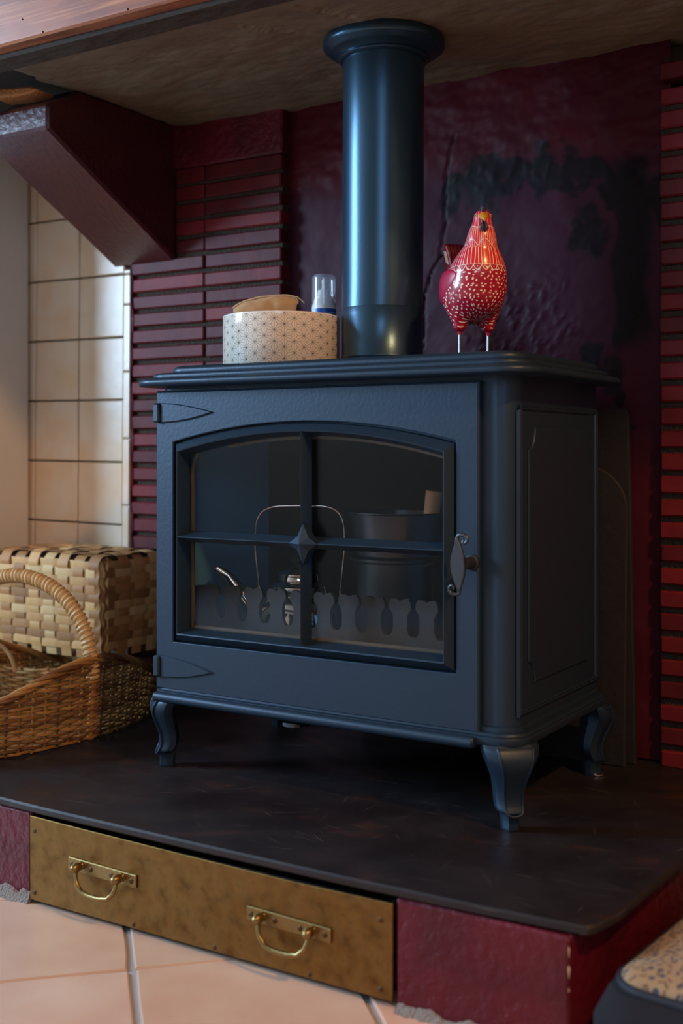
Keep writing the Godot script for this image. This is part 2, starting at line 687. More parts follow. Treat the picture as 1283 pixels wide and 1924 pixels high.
func rbrick(w: float, h: float, d: float) -> ArrayMesh:
	var mb := Mb.new()
	var r := RandomNumberGenerator.new()
	r.seed = int(w * 1000) + rng.randi_range(0, 3)
	mb.box(Vector3.ZERO, Vector3(w, h, d), 0.0025)
	return mb.build()


func back_wall() -> void:
	var w := struct("wall_back", Vector3(0, FLOOR, PLASTER))
	# core behind everything
	var mb := Mb.new()
	mb.box(Vector3(0, 0.9, -0.72), Vector3(6.2, 2.6, 0.2), 0.0)
	part("core", mb, M.wallpaint, w)
	# painted plaster in the middle, real relief
	plaster(w)
	# mortar beds behind the bricks
	mb = Mb.new()
	mb.box(Vector3(-0.30, 0.483, -0.569), Vector3(0.446, 1.256, 0.10), 0.0)
	part("mortar_bed", mb, M.mortar, w)
	mb = Mb.new()
	mb.box(Vector3(1.04, 0.483, -0.571), Vector3(0.505, 1.256, 0.10), 0.0)
	part("mortar_bed", mb, M.mortar, w)
	# left brick strip
	var pitch := 0.0419
	var bm := {}
	var k := -1
	while true:
		k += 1
		var yt := 1.112 - 0.0 if k == 0 else 1.074 - 0.0045 - (k - 1) * pitch
		var h := 0.0335 if k == 0 else pitch - 0.0105
		var y := yt - h / 2
		if y < -0.14:
			break
		for s in [[-0.524, -0.297], [-0.294, -0.075]]:
			var x0: float = s[0] + rng.randf_range(-0.001, 0.0015)
			var x1: float = s[1] + rng.randf_range(-0.0015, 0.001)
			if s[0] < -0.4 and y > 0.90:
				x0 = -0.383
			var q := Mb.new()
			q.box(Vector3.ZERO, Vector3(x1 - x0, h + rng.randf_range(-0.0015, 0.0015), 0.07), 0.003)
			var yb := y + rng.randf_range(-0.0008, 0.0008)
			part_mesh("brick", q.build(), M.brick[rng.randi() % 4], w, Transform3D(Basis(Vector3.BACK, rng.randf_range(-0.004, 0.004)), Vector3((x0 + x1) / 2, yb, BRICK - 0.035 + rng.randf_range(-0.002, 0.001)) - w.position))
	mb = Mb.new()
	mb.box(Vector3(-0.335, 1.1805, -0.5385), Vector3(0.53, 0.134, 0.063), 0.004)
	part("lintel_plaster", mb, M.redpaint, w)
	# red painted jamb edge left of the bricks
	mb = Mb.new()
	var rows := []
	for i in 40:
		var y := -0.14 + 1.03 * i / 39.0
		var o := 0.003 * sin(i * 1.7) + 0.002 * sin(i * 0.6)
		rows.append(PackedVector3Array([Vector3(-0.519 + o, y, -0.56), Vector3(-0.519 + o, y, -0.5085), Vector3(-0.5245, y, -0.506), Vector3(-0.527, y, -0.508), Vector3(-0.527, y, -0.56)]))
	mb.grid(rows, true, false, 30.0, true)
	part("painted_edge", mb, M.redpaint, w)
	# right brick strip
	pitch = 0.04254
	for i in range(-2, 30):
		var yt := 1.079 - i * pitch - 0.006
		if i == -2: yt = 1.079 + 2 * pitch
		var h := pitch - 0.0115
		var y := yt - h / 2
		if y < -0.145 or y > 1.17:
			continue
		var joints := [0.787, 1.012, 1.235, 1.29] if true else []
		for s in 3:
			var x0: float = joints[s] + 0.0015 + rng.randf_range(-0.002, 0.001)
			var x1: float = joints[s + 1] - 0.0015
			var q := Mb.new()
			q.box(Vector3.ZERO, Vector3(x1 - x0, h + rng.randf_range(-0.0015, 0.0015), 0.07), 0.003)
			part_mesh("brick", q.build(), M.brick[rng.randi() % 4], w, Transform3D(Basis(Vector3.BACK, rng.randf_range(-0.004, 0.004)), Vector3((x0 + x1) / 2, y, BRICK - 0.035 + rng.randf_range(-0.002, 0.001)) - w.position))
	# cream tiles at the left
	mb = Mb.new()
	mb.box(Vector3(-1.1, 0.73, -0.57), Vector3(1.14, 1.74, 0.10), 0.0)
	part("tile_backing", mb, M.tilegrout, w)
	var lean := Transform3D(Basis(Vector3.BACK, -0.0105), Vector3.ZERO)
	var piv := Vector3(-0.705, 0.567, -0.515)
	for r in range(-2, 7):
		for c in 4:
			var x0 := -0.549 - 0.1545 * (c + 1)
			var q := Mb.new()
			q.box(Vector3.ZERO, Vector3(0.1505, 0.151, 0.012), 0.0025)
			var cen := Vector3(x0 + 0.0772, 0.878 - 0.1552 * (4 - r) - 0.0776 + 0.1552 * 0, -0.516 + rng.randf_range(-0.0008, 0.0008))
			part_mesh("wall_tile", q.build(), M.tile[rng.randi() % 4], w, Transform3D(lean.basis * Basis(Vector3.UP, rng.randf_range(-0.004, 0.004)), piv + lean.basis * (cen - piv) - w.position))
	var yy := 0.889
	var hs := [0.012, 0.075, 0.165, 0.165, 0.165, 0.165, 0.165, 0.165]
	for i in hs.size():
		var q := Mb.new()
		q.box(Vector3.ZERO, Vector3(0.0245, hs[i] - 0.002, 0.014), 0.003)
		var cen := Vector3(-0.5365, yy - hs[i] / 2, -0.515)
		yy -= hs[i]
		part_mesh("edge_tile", q.build(), M.tile[i % 4], w, Transform3D(lean.basis, piv + lean.basis * (cen - piv) + Vector3(-0.002, 0, 0) - w.position))
	# end of a white cupboard beside the tiles
	var cb := thing("white_cupboard", "smooth white tall cupboard side at the left edge beside the cream tiles", "cupboard", Vector3(-1.1, FLOOR, -0.38))
	mb = Mb.new()
	mb.box(Vector3(-1.1, 0.45, -0.37), Vector3(0.46, 1.52, 0.26), 0.003)
	part("carcass", mb, M.white, cb)
	mb = Mb.new()
	mb.box(Vector3(-1.1, 0.45, -0.227), Vector3(0.455, 1.46, 0.02), 0.003)
	var dr := part("door", mb, M.white, cb)
	mb = Mb.new()
	mb.tube(PackedVector3Array([Vector3(-0.92, 0.5, -0.217), Vector3(-0.92, 0.505, -0.19), Vector3(-0.92, 0.6, -0.185), Vector3(-0.92, 0.695, -0.19), Vector3(-0.92, 0.7, -0.217)]), 0.006, 8)
	part("handle", mb, M.steel, dr)


func plaster(w: Node3D) -> void:
	# height field between the brick strips; thick trowelled band at the top, lumps, cracks, and a stain map for colour
	var n1 := FastNoiseLite.new()
	n1.seed = 11; n1.frequency = 6.0; n1.fractal_octaves = 4
	var n2 := FastNoiseLite.new()
	n2.seed = 12; n2.frequency = 38.0; n2.fractal_octaves = 3
	var n3 := FastNoiseLite.new()
	n3.seed = 13; n3.frequency = 3.0; n3.fractal_octaves = 4
	var x0 := -0.10
	var x1 := 0.80
	var y0 := -0.1465
	var y1 := 1.23
	var crack := PackedVector2Array([Vector2(0.345, 1.10), Vector2(0.324, 1.018), Vector2(0.321, 0.918), Vector2(0.312, 0.852), Vector2(0.287, 0.809), Vector2(0.272, 0.764), Vector2(0.27, 0.66)])
	var nx := 200
	var ny := 310
	var rows := []
	var us := []
	for i in ny:
		var y := lerpf(y0, y1, float(i) / (ny - 1))
		var row := PackedVector3Array()
		var ur := PackedVector2Array()
		for j in nx:
			var x := lerpf(x0, x1, float(j) / (nx - 1))
			var h := n1.get_noise_2d(x, y) * 0.003
			# trowelled upper band with a ragged lower edge
			var edge := 1.045 + 0.02 * n1.get_noise_2d(x * 1.5, 7.0) - 0.16 * smoothstep(0.66, 0.80, x)
			var band := smoothstep(edge - 0.02, edge + 0.02, y)
			h += band * (0.0045 + n1.get_noise_2d(x * 1.4 + 9.0, y * 2.2) * 0.006)
			# rough lumpy patch behind the figurine
			var d := Vector2((x - 0.50) / 0.14, (y - 0.66) / 0.15).length()
			var rough := 1.0 - smoothstep(0.55, 1.1, d + 0.35 * n1.get_noise_2d(x * 2.0, y * 2.0))
			h += rough * maxf(0.0, n2.get_noise_2d(x, y)) * 0.006
			# sooty crust along the top and right
			var soot := soot_at(n1, n3, x, y)
			h += soot * maxf(0.0, n2.get_noise_2d(x * 0.8 + 4.0, y * 0.5)) * 0.0022
			if absf(y - 0.9) < 0.25:
				for k in crack.size() - 1:
					var q := Geometry2D.get_closest_point_to_segment(Vector2(x, y), crack[k], crack[k + 1])
					var e := q.distance_to(Vector2(x + 0.004 * n1.get_noise_2d(x * 4, y * 4), y))
					h -= 0.004 * (1.0 - smoothstep(0.001, 0.004, e))
			row.append(Vector3(x, y, PLASTER + h))
			ur.append(Vector2(float(j) / (nx - 1), 1.0 - float(i) / (ny - 1)))
		rows.append(row)
		us.append(ur)
	var mb := Mb.new()
	mb.grid(rows, false, false, 89.0, false, us, Vector3.BACK)
	var sx := 512
	var sy := 800
	var im := Image.create(sx, sy, false, Image.FORMAT_RGB8)
	for j in sy:
		for i in sx:
			var x := lerpf(x0, x1, float(i) / sx)
			var y := lerpf(y1, y0, float(j) / sy)
			var c := C(68, 17, 30).lerp(C(84, 20, 29), clampf(0.5 + n3.get_noise_2d(x, y), 0.0, 1.0))
			c = c.lerp(C(56, 22, 42), smoothstep(0.2, 0.75, y) * (1.0 - smoothstep(0.98, 1.06, y)) * 0.7)
			c = c.lerp(C(13, 11, 14), 0.78 * soot_at(n1, n3, x, y))
			if y > 0.65 and y < 1.11:
				var q0 := Vector2(x + 0.0035 * n1.get_noise_2d(x * 9.0, y * 9.0), y)
				var e := 9.0
				for k in crack.size() - 1:
					e = minf(e, Geometry2D.get_closest_point_to_segment(q0, crack[k], crack[k + 1]).distance_to(q0))
				c = c.lerp(C(10, 7, 9), 1.0 - smoothstep(0.0008, 0.0022, e))
			im.set_pixel(i, j, c)
	var m := mat(Color.WHITE, 0.55, 0.0, {"spec": 0.3})
	m.albedo_texture = ImageTexture.create_from_image(im)
	m.texture_repeat = false
	part("plaster", mb, m, w, true, "dark red painted plaster with cracks and black soot stains")


func soot_at(n1: FastNoiseLite, n3: FastNoiseLite, x: float, y: float) -> float:
	var w := 0.035 * n1.get_noise_2d(x * 2.2, y * 2.2) + 0.03 * n3.get_noise_2d(x * 3.0 + 3.0, y * 3.0)
	var s := 0.0
	# hanging band under the trowelled plaster
	var yb := 1.0 - 0.09 * smoothstep(0.62, 0.75, x)
	s = maxf(s, (1.0 - smoothstep(0.02, 0.05, absf(y - yb + w * 1.4))) * smoothstep(0.33, 0.42, x))
	# column down the right side
	s = maxf(s, (1.0 - smoothstep(0.022, 0.042, absf(x - 0.722 + w * 0.5))) * smoothstep(0.62, 0.68, y + w) * (1.0 - smoothstep(0.98, 1.02, y)))
	s = maxf(s, (1.0 - smoothstep(0.01, 0.022, absf(x - 0.685 + w * 0.4))) * smoothstep(0.54, 0.56, y) * (1.0 - smoothstep(0.61, 0.64, y)))
	# small blots
	for b in [[0.40, 0.98, 0.035], [0.42, 0.90, 0.02], [0.645, 0.60, 0.022], [0.70, 0.53, 0.018], [0.63, 0.86, 0.03], [0.34, 0.99, 0.025]]:
		s = maxf(s, 1.0 - smoothstep(b[2] * 0.6, b[2] * 1.3, Vector2(x - b[0], (y - b[1]) * 0.7).length() + w * 0.8))
	return clampf(s, 0.0, 1.0)


func hood() -> void:
	var c := struct("ceiling_hood", Vector3(0.4, CEIL, -0.25))
	# plaster under the hood: a real height field with trowel marks
	var n := FastNoiseLite.new()
	n.seed = 21; n.frequency = 7.0; n.fractal_octaves = 4
	var n2 := FastNoiseLite.new()
	n2.seed = 22; n2.frequency = 30.0
	var rows := []
	for i in 90:
		var z := lerpf(-0.575, 0.056, i / 89.0)
		var row := PackedVector3Array()
		for j in 170:
			var t := j / 169.0
			var x := lerpf(-0.41 + 0.05 * n.get_noise_2d(z * 2.0, 3.0), 1.5, t)
			var h := n.get_noise_2d(x * 0.8, z * 1.1) * 0.005 + maxf(0.0, n2.get_noise_2d(x * 0.5 + z * 0.4, z * 0.8)) * 0.0045
			var e := (x + 0.41) / 0.05
			if e < 1.0:
				h += 0.012 * (1.0 - e)
			# cracks round the flue
			for k in [[0.14, -0.03, 0.24, -0.16], [0.30, -0.02, 0.36, -0.13]]:
				var q := Geometry2D.get_closest_point_to_segment(Vector2(x, z), Vector2(k[0], k[1]), Vector2(k[2], k[3]))
				h += 0.012 * (1.0 - smoothstep(0.001, 0.005, q.distance_to(Vector2(x + 0.006 * n.get_noise_2d(x * 5.0, z * 5.0), z))))
			row.append(Vector3(x, CEIL + h, z))
		rows.append(row)
	var mb := Mb.new()
	mb.grid(rows, false, false, 89.0, false, null, Vector3.DOWN)
	part("plaster", mb, M.hood, c)
	mb = Mb.new()
	mb.box(Vector3(0.2, 1.285, -0.26), Vector3(2.12, 0.03, 0.6), 0.0)
	part("backing_board", mb, M.voidshade, c)  # closes the void, shade put into its colour
	mb = Mb.new()
	mb.box(Vector3(0.2, 1.8, -0.24), Vector3(2.8, 0.78, 0.6), 0.0)
	part("chimney_breast", mb, M.wallpaint, c)
	# added wall above the corbel, coloured dark in place of shade in the void
	mb = Mb.new()
	mb.box(Vector3(-0.73, 1.24, -0.585), Vector3(0.30, 0.06, 0.11), 0.0)
	part("void_shade_wall", mb, M.voidshade, c)
	# beam
	var be := thing("mantel_beam", "varnished orange-brown wooden mantel beam crossing the top left corner", "beam", Vector3(0.2, 1.19, 0.095))
	mb = Mb.new()
	mb.box(Vector3(0.2, 1.327, 0.122), Vector3(2.9, 0.26, 0.036), 0.004)
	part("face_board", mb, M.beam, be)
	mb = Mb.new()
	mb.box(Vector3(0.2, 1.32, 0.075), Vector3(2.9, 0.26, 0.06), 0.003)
	part("core_timber", mb, M.beamdark, be, true, "darker timber underside")  # timber in a darker tone than the face board
	for q in [[-0.147, 1.203], [0.059, 1.203], [-0.2, 1.236], [-0.31, 1.21]]:
		var nb := Mb.new()
		nb.lathe([Vector2(0, 0.0025), Vector2(0.0016, 0.002), Vector2(0.002, 0.0), Vector2(0.002, -0.004), Vector2(0, -0.004)], 10, Vector3(q[0], q[1], 0.1395), Basis(Vector3.RIGHT, PI / 2))
		part("nail", nb, M.black, be)
	# corbel
	var co := thing("corbel", "dark red painted wedge-shaped corbel carrying the mantel at the upper left", "corbel", Vector3(-0.485, 0.885, -0.35))
	var poly := PackedVector2Array([Vector2(-0.55, 0.874), Vector2(-0.51, 0.896), Vector2(-0.40, 0.957), Vector2(-0.28, 1.02), Vector2(-0.103, 1.117), Vector2(-0.099, 1.124), Vector2(-0.1, 1.166), Vector2(-0.106, 1.174), Vector2(-0.16, 1.2), Vector2(-0.19, 1.222), Vector2(-0.55, 1.222)])
	mb = Mb.new()
	# extrude along x: map (x=z,y=y,z=x)
	mb.extrude(poly, -0.582, -0.385, 0.006, Transform3D(Basis(Vector3(0, 0, 1), Vector3(0, 1, 0), Vector3(1, 0, 0)), Vector3.ZERO))
	part("bracket", mb, M.corbel, co)
	# splintered packing piece on the corbel
	mb = Mb.new()
	mb.extrude(PackedVector2Array([Vector2(-0.07, 0.0), Vector2(-0.01, -0.003), Vector2(0.035, -0.002), Vector2(0.05, 0.004), Vector2(0.03, 0.013), Vector2(-0.02, 0.016), Vector2(-0.07, 0.022)]), -0.03, 0.03, 0.004, Transform3D(Basis(Vector3.UP, 0.1), Vector3(-0.475, 1.204, -0.13)))
	var sp := part("packing_wedge", mb, M.ochre, self)
	meta(sp, "broken ochre wooden packing piece wedged on top of the corbel", "wedge")


func hearth() -> void:
	var h := thing("hearth", "raised hearth with dark slate top and dark red painted plinth", "hearth", Vector3(0.2, FLOOR, 0.0))
	# slab
	var top := PackedVector2Array([Vector2(-0.862, -0.536), Vector2(1.006, -0.536), Vector2(0.985, -0.25), Vector2(0.967, -0.03), Vector2(0.953, 0.21), Vector2(0.941, 0.262), Vector2(0.934, 0.27), Vector2(0.8, 0.2785), Vector2(0.584, 0.285), Vector2(0.3, 0.286), Vector2(0.0, 0.285), Vector2(-0.1, 0.282), Vector2(-0.862, 0.272)])
	var mb := Mb.new()
	mb.extrude(top, -0.160, -0.147, 0.003, Transform3D(Basis(Vector3(1, 0, 0), Vector3(0, 0, 1), Vector3(0, 1, 0)), Vector3.ZERO))
	part("slab", mb, M.slate, h, true, "dark brown slate slab with fine scratches")
	# plinth pieces
	for q in [[-0.862, -0.032, 0.276], [0.668, 0.915, 0.279]]:
		mb = Mb.new()
		mb.box(Vector3((q[0] + q[1]) / 2, (-0.161 + FLOOR) / 2 - 0.004, q[2] - 0.06), Vector3(q[1] - q[0], -0.161 - FLOOR + 0.006, 0.12), 0.004)
		part("plinth_front", mb, M.redpaint, h)
	mb = Mb.new()
	mb.extrude(PackedVector2Array([Vector2(0.80, 0.16), Vector2(0.916, 0.276), Vector2(0.932, 0.2), Vector2(0.954, -0.03), Vector2(0.988, -0.54), Vector2(0.80, -0.54)]), -0.318, -0.161, 0.002, Transform3D(Basis(Vector3(1, 0, 0), Vector3(0, 0, 1), Vector3(0, 1, 0)), Vector3.ZERO))
	part("plinth_side", mb, M.redpaint, h)
	mb = Mb.new()
	mb.box(Vector3(0.0, -0.24, -0.34), Vector3(1.7, 0.155, 0.39), 0.0)
	part("rubble_core", mb, M.mortar, h)
	# chipped paint along the plinth corner
	for k in 3:
		mb = Mb.new()
		var y: float = [-0.172, -0.196, -0.224][k]
		mb.tube(PackedVector3Array([Vector3(0.9125, y, 0.2765), Vector3(0.9135, y - 0.005, 0.277), Vector3(0.913, y - [0.016, 0.018, 0.006][k], 0.2765)]), [0.0004, [0.0011, 0.0016, 0.0009][k], 0.0004], 6)
		part("paint_chip", mb, M.strike, h)
	# rough mortar fillets on the floor
	for q in [[-0.86, -0.03, 0.279, 0.024], [0.672, 0.90, 0.281, 0.012]]:
		var n := FastNoiseLite.new()
		n.seed = 4; n.frequency = 30.0
		var rows := []
		for i in 80:
			var x := lerpf(q[0], q[1], i / 79.0)
			var hh: float = q[3] * (0.8 + 0.7 * n.get_noise_1d(x))
			var dd: float = 0.012 + 0.01 * n.get_noise_1d(x + 5.0)
			rows.append(PackedVector3Array([Vector3(x, FLOOR - 0.004, q[2] - 0.01), Vector3(x, FLOOR + hh, q[2] - 0.006), Vector3(x, FLOOR + hh * 0.85, q[2] + 0.002), Vector3(x, FLOOR + hh * 0.3, q[2] + dd * 0.5), Vector3(x, FLOOR - 0.001, q[2] + dd)]))
		mb = Mb.new()
		mb.grid(rows, true, false, 60.0, true)
		part("mortar_fillet", mb, M.mortar_light, h)


func floor_tiles() -> void:
	var f := struct("floor", Vector3(0.2, FLOOR, 1.0))
	var mb := Mb.new()
	mb.box(Vector3(0, FLOOR - 0.055, 1.3), Vector3(6.2, 0.1, 4.2), 0.0)
	part("grout", mb, M.grout, f)
	var meshes := []
	for k in 3:
		mb = Mb.new()
		var pl := PackedVector2Array()
		var a := 0.1513
		var b := 0.1543
		var r := RandomNumberGenerator.new()
		r.seed = 40 + k
		for s in 4:
			for t in 6:
				var u := lerpf(-1.0, 1.0, t / 6.0) * 0.99 + 0.005
				var w := r.randf_range(-0.0008, 0.0008)
				var q: Vector2 = [Vector2(u * a, -b + w), Vector2(a + w, u * b), Vector2(-u * a, b + w), Vector2(-a + w, -u * b)][s]
				pl.append(q)
		mb.extrude(pl, -0.012, 0.0, 0.0025, Transform3D(Basis(Vector3(1, 0, 0), Vector3(0, 0, 1), Vector3(0, 1, 0)), Vector3.ZERO))
		meshes.append(mb.build())
	var r2 := sqrt(0.5)
	for i in range(-8, 9):
		for j in range(-3, 12):
			var u := -0.066 + 0.156 + 0.312 * i
			var v := 0.466 + 0.156 + 0.312 * j
			var x := (u + v) * r2
			var z := (v - u) * r2
			if x < -1.9 or x > 2.3 or z < 0.05 or z > 2.7:
				continue
			if z < 0.03 and x > -1.0 and x < 0.85:
				continue
			part_mesh("floor_tile", meshes[rng.randi() % 3], M.floor[rng.randi() % 4], f, Transform3D(Basis(Vector3.UP, PI / 4), Vector3(x, FLOOR + rng.randf_range(-0.0008, 0.0), z) - f.position))


# ---------------------------------------------------------------- stove
func rrect(x0: float, x1: float, z0: float, z1: float, r: float, y: float, seg := 6) -> PackedVector3Array:
	var o := PackedVector3Array()
	var rr := maxf(r, 0.0005)
	for k in 4:
		var cx: float = [x1 - rr, x0 + rr, x0 + rr, x1 - rr][k]
		var cz: float = [z1 - rr, z1 - rr, z0 + rr, z0 + rr][k]
		for i in seg + 1:
			var a := PI / 2 * (k + float(i) / seg)
			o.append(Vector3(cx + rr * cos(a), y, cz + rr * sin(a)))
	return o


func arch(off: float, z: float) -> PackedVector3Array:
	# closed loop: arched window outline, inset by off, 4 sides with equal counts
	var x0 := 0.0414 + off
	var x1 := 0.6197 - off
	var y0 := 0.0893 + off
	var ys := 0.457 - off
	var ya := 0.492 - off
	var cx := (x0 + x1) / 2
	var o := PackedVector3Array()
	var n := 24
	for i in n:
		o.append(Vector3(lerpf(x0, x1, float(i) / n), y0, z))
	for i in n:
		o.append(Vector3(x1, lerpf(y0, ys, float(i) / n), z))
	for i in n:
		var t := float(i) / n
		var x := lerpf(x1, x0, t)
		var s := (x - cx) / ((x1 - x0) / 2)
		o.append(Vector3(x, ys + (ya - ys) * (1.0 - s * s), z))
	for i in n:
		o.append(Vector3(x0, lerpf(ys, y0, float(i) / n), z))
	return o


func rectloop(x0: float, x1: float, y0: float, y1: float, z: float) -> PackedVector3Array:
	var o := PackedVector3Array()
	var n := 24
	for i in n: o.append(Vector3(lerpf(x0, x1, float(i) / n), y0, z))
	for i in n: o.append(Vector3(x1, lerpf(y0, y1, float(i) / n), z))
	for i in n: o.append(Vector3(lerpf(x1, x0, float(i) / n), y1, z))
	for i in n: o.append(Vector3(x0, lerpf(y1, y0, float(i) / n), z))
	return o


func stove() -> void:
	var s := thing("wood_stove", "blue-grey cast iron wood stove with arched glass door on cabriole legs", "stove", STOVE)
	var X0 := -0.004
	var X1 := 0.714
	var Z0 := -0.396
	var Z1 := -0.012
	# body: hollow shell (outside, then inside walls of the firebox)
	var mb := Mb.new()
	var rows := []
	for q in [[0.012, 0.0], [0.56, 0.0]]:
		rows.append(rrect(X0 + q[1], X1 - q[1], Z0 + q[1], Z1 - q[1], 0.03, q[0], 8))
	mb.grid(rows, true, false, 30.0)
	# front is cut away behind the door: build the shell without its front face between the posts
	var keep := Mb.new()
	for i in range(0, mb.p.size(), 3):
		var c := (mb.p[i] + mb.p[i + 1] + mb.p[i + 2]) / 3.0
		if c.z > Z1 - 0.004 and c.x > 0.05 and c.x < 0.66:
			continue
		keep.tri(mb.p[i], mb.p[i + 1], mb.p[i + 2], mb.grp[i / 3])
	# front frame round the door opening
	var fr := []
	fr.append(rectloop(0.026, 0.684, 0.012, 0.56, Z1))
	fr.append(rectloop(0.05, 0.61, 0.06, 0.52, Z1))
	fr.append(rectloop(0.05, 0.61, 0.06, 0.52, Z1 - 0.02))
	keep.gid = 900000
	keep.grid(fr, true, false, 30.0, false, null, Vector3.BACK)
	var body := part("body", keep, M.stove, s)
	# bottom plate
	mb = Mb.new()
	mb.grid([rrect(X0 + 0.002, X1 - 0.002, Z0 + 0.002, Z1 - 0.002, 0.028, -0.006), rrect(X0 + 0.002, X1 - 0.002, Z0 + 0.002, Z1 - 0.002, 0.028, 0.012)], true, false, 30.0, true)
	part("base_plate", mb, M.stove_dark, s)
	# firebox inside
	mb = Mb.new()
	mb.box(Vector3(0.33, 0.30, -0.35), Vector3(0.64, 0.5, 0.02), 0.002)
	part("firebox_back", mb, M.soot, s)
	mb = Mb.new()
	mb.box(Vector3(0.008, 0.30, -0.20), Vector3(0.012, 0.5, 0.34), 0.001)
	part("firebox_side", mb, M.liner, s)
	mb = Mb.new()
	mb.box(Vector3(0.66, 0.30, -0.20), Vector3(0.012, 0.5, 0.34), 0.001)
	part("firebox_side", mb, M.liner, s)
	mb = Mb.new()
	mb.box(Vector3(0.33, 0.045, -0.20), Vector3(0.66, 0.02, 0.34), 0.001)
	part("firebox_floor", mb, M.soot, s)
	mb = Mb.new()
	mb.box(Vector3(0.33, 0.545, -0.20), Vector3(0.66, 0.012, 0.34), 0.001)
	part("firebox_roof", mb, M.soot, s)
	# lid in three tiers
	mb = Mb.new()
	rows = []
	for q in [[0.03, 0.558], [-0.004, 0.5595], [0.0, 0.5595], [-0.0025, 0.5625], [-0.0035, 0.566], [-0.002, 0.5695], [0.002, 0.572], [0.008, 0.5725], [0.012, 0.574]]:
		rows.append(rrect(-0.041 + q[0], 0.751 - q[0], -0.433 + q[0], 0.03 - q[0], 0.055 - q[0], q[1], 10))
	for q in [[0.0, 0.5745], [-0.001, 0.578], [0.001, 0.5815], [0.006, 0.5835], [0.012, 0.584]]:
		rows.append(rrect(-0.019 + q[0], 0.733 - q[0], -0.415 + q[0], 0.012 - q[0], 0.045 - q[0], q[1], 10))
	for q in [[0.0, 0.5845], [-0.001, 0.588], [0.001, 0.592], [0.006, 0.5955], [0.016, 0.597]]:
		rows.append(rrect(0.02 + q[0], 0.722 - q[0], -0.39 + q[0], -0.001 - q[0], 0.04 - q[0], q[1], 10))
	mb.grid(rows, true, false, 50.0, true)
	part("lid", mb, M.stove, s)
	# base moulding
	mb = Mb.new()
	rows = []
	for q in [[0.004, 0.013], [-0.002, 0.0125], [-0.0045, 0.0105], [-0.005, 0.006], [-0.005, 0.004], [-0.011, 0.003], [-0.0135, 0.0], [-0.013, -0.003], [-0.015, -0.005], [-0.0155, -0.012], [-0.014, -0.0155], [0.004, -0.0165]]:
		rows.append(rrect(X0 + q[0], X1 - q[0], Z0 + q[0], Z1 - q[0], 0.03 - q[0], q[1], 10))
	mb.grid(rows, true, false, 40.0)
	part("base_moulding", mb, M.stove, s)
	# side panel: outer bead frame and a raised field with scooped corners (on both sides)
	for side in [0, 1]:
		var xf := Transform3D(Basis(Vector3(0, 0, -1), Vector3(0, 1, 0), Vector3(1, 0, 0)), Vector3(X1, 0, 0)) if side == 0 else Transform3D(Basis(Vector3(0, 0, 1), Vector3(0, 1, 0), Vector3(-1, 0, 0)), Vector3(X0, 0, -0.408))
		var a0 := 0.0345
		var a1 := 0.3735
		var b0 := 0.037
		var b1 := 0.514
		mb = Mb.new()
		rows = []
		for q in [[0.0, -0.002], [0.0, 0.0015], [0.0022, 0.0036], [0.0045, 0.0022], [0.006, 0.0036], [0.0085, 0.0026], [0.0105, -0.002]]:
			var row := PackedVector3Array()
			for v in [Vector2(a0, b0), Vector2(a1, b0), Vector2(a1, b1), Vector2(a0, b1)]:
				row.append(xf * Vector3(v.x + q[0] * (1.0 if v.x == a0 else -1.0), v.y + q[0] * (1.0 if v.y == b0 else -1.0), q[1]))
			rows.append(row)
		mb.grid(rows, true, true, 30.0)
		var sp := part("side_panel", mb, M.stove, s)
		mb = Mb.new()
		var pl := PackedVector2Array()
		var c0 := a0 + 0.026
		var c1 := a1 - 0.026
		var d0 := b0 + 0.035
		var d1 := b1 - 0.035
		var rr := 0.036
		for k in 4:
			var cx: float = [c1, c1, c0, c0][k]
			var cy: float = [d0, d1, d1, d0][k]
			var st: float = [PI, 1.5 * PI, 0.0, 0.5 * PI][k]
			# concave quarter circle with small shoulders
			for i in 9:
				var ang := st - PI / 2 * (i / 8.0)
				pl.append(Vector2(cx + rr * 0.72 * cos(ang), cy + rr * sin(ang)))
		mb.extrude(pl, -0.001, 0.0032, 0.0022, xf)
		part("raised_field", mb, M.stove, sp)
	# door
	var door := part("door", door_plate(), M.stove, s)
	mb = Mb.new()
	rows = []
	for q in [[0.0035, -0.014], [0.0045, -0.004], [0.0145, 0.008], [0.0165, 0.0103], [0.0185, 0.009], [0.0255, -0.0135], [0.0255, -0.02]]:
		rows.append(arch(q[0], q[1]))
	mb.grid(rows, true, false, 34.0, false, null, Vector3.BACK)
	part("window_frame", mb, M.stove, door)
	# glass and its rope gasket
	mb = Mb.new()
	rows = [arch(0.020, -0.0165), arch(0.020, -0.0205)]
	mb.grid(rows, true, false, 30.0)
	var ring: PackedVector3Array = arch(0.020, -0.0165)
	mb.fan(ring, false)
	mb.fan(arch(0.020, -0.0205), true)
	part("glass", mb, M.glass, door)
	mb = Mb.new()
	var gp := PackedVector3Array()
	var rope_at := -1
	var lo: PackedVector3Array = arch(0.027, -0.025)
	for q in lo:
		var v := q
		if v.y > 0.385 and v.x < 0.135:     # the rope rounds off the upper left corner
			if rope_at < 0: rope_at = gp.size()
			continue
		gp.append(v)
	for i in range(1, 14):
		var t := 1.0 - i / 14.0
		var q := Vector2(0.0684, 0.385).bezier_interpolate(Vector2(0.069, 0.425), Vector2(0.085, 0.461), Vector2(0.137, 0.4735), t)
		gp.insert(rope_at + i - 1, Vector3(q.x, q.y, -0.0235))
	mb.tube(gp, 0.0042, 8, true)
	part("rope_gasket", mb, M.rope, door)
	# glazing bars: ridged
	mb = Mb.new()
	mb.grid([bar_sec(Vector3(0.331, 0.112, 0), false), bar_sec(Vector3(0.331, 0.476, 0), false)], true, false, 30.0, true)
	part("glazing_bar", mb, M.stove, door)
	mb = Mb.new()
	mb.grid([bar_sec(Vector3(0.060, 0.2835, 0), true), bar_sec(Vector3(0.601, 0.2835, 0), true)], true, false, 30.0, true)
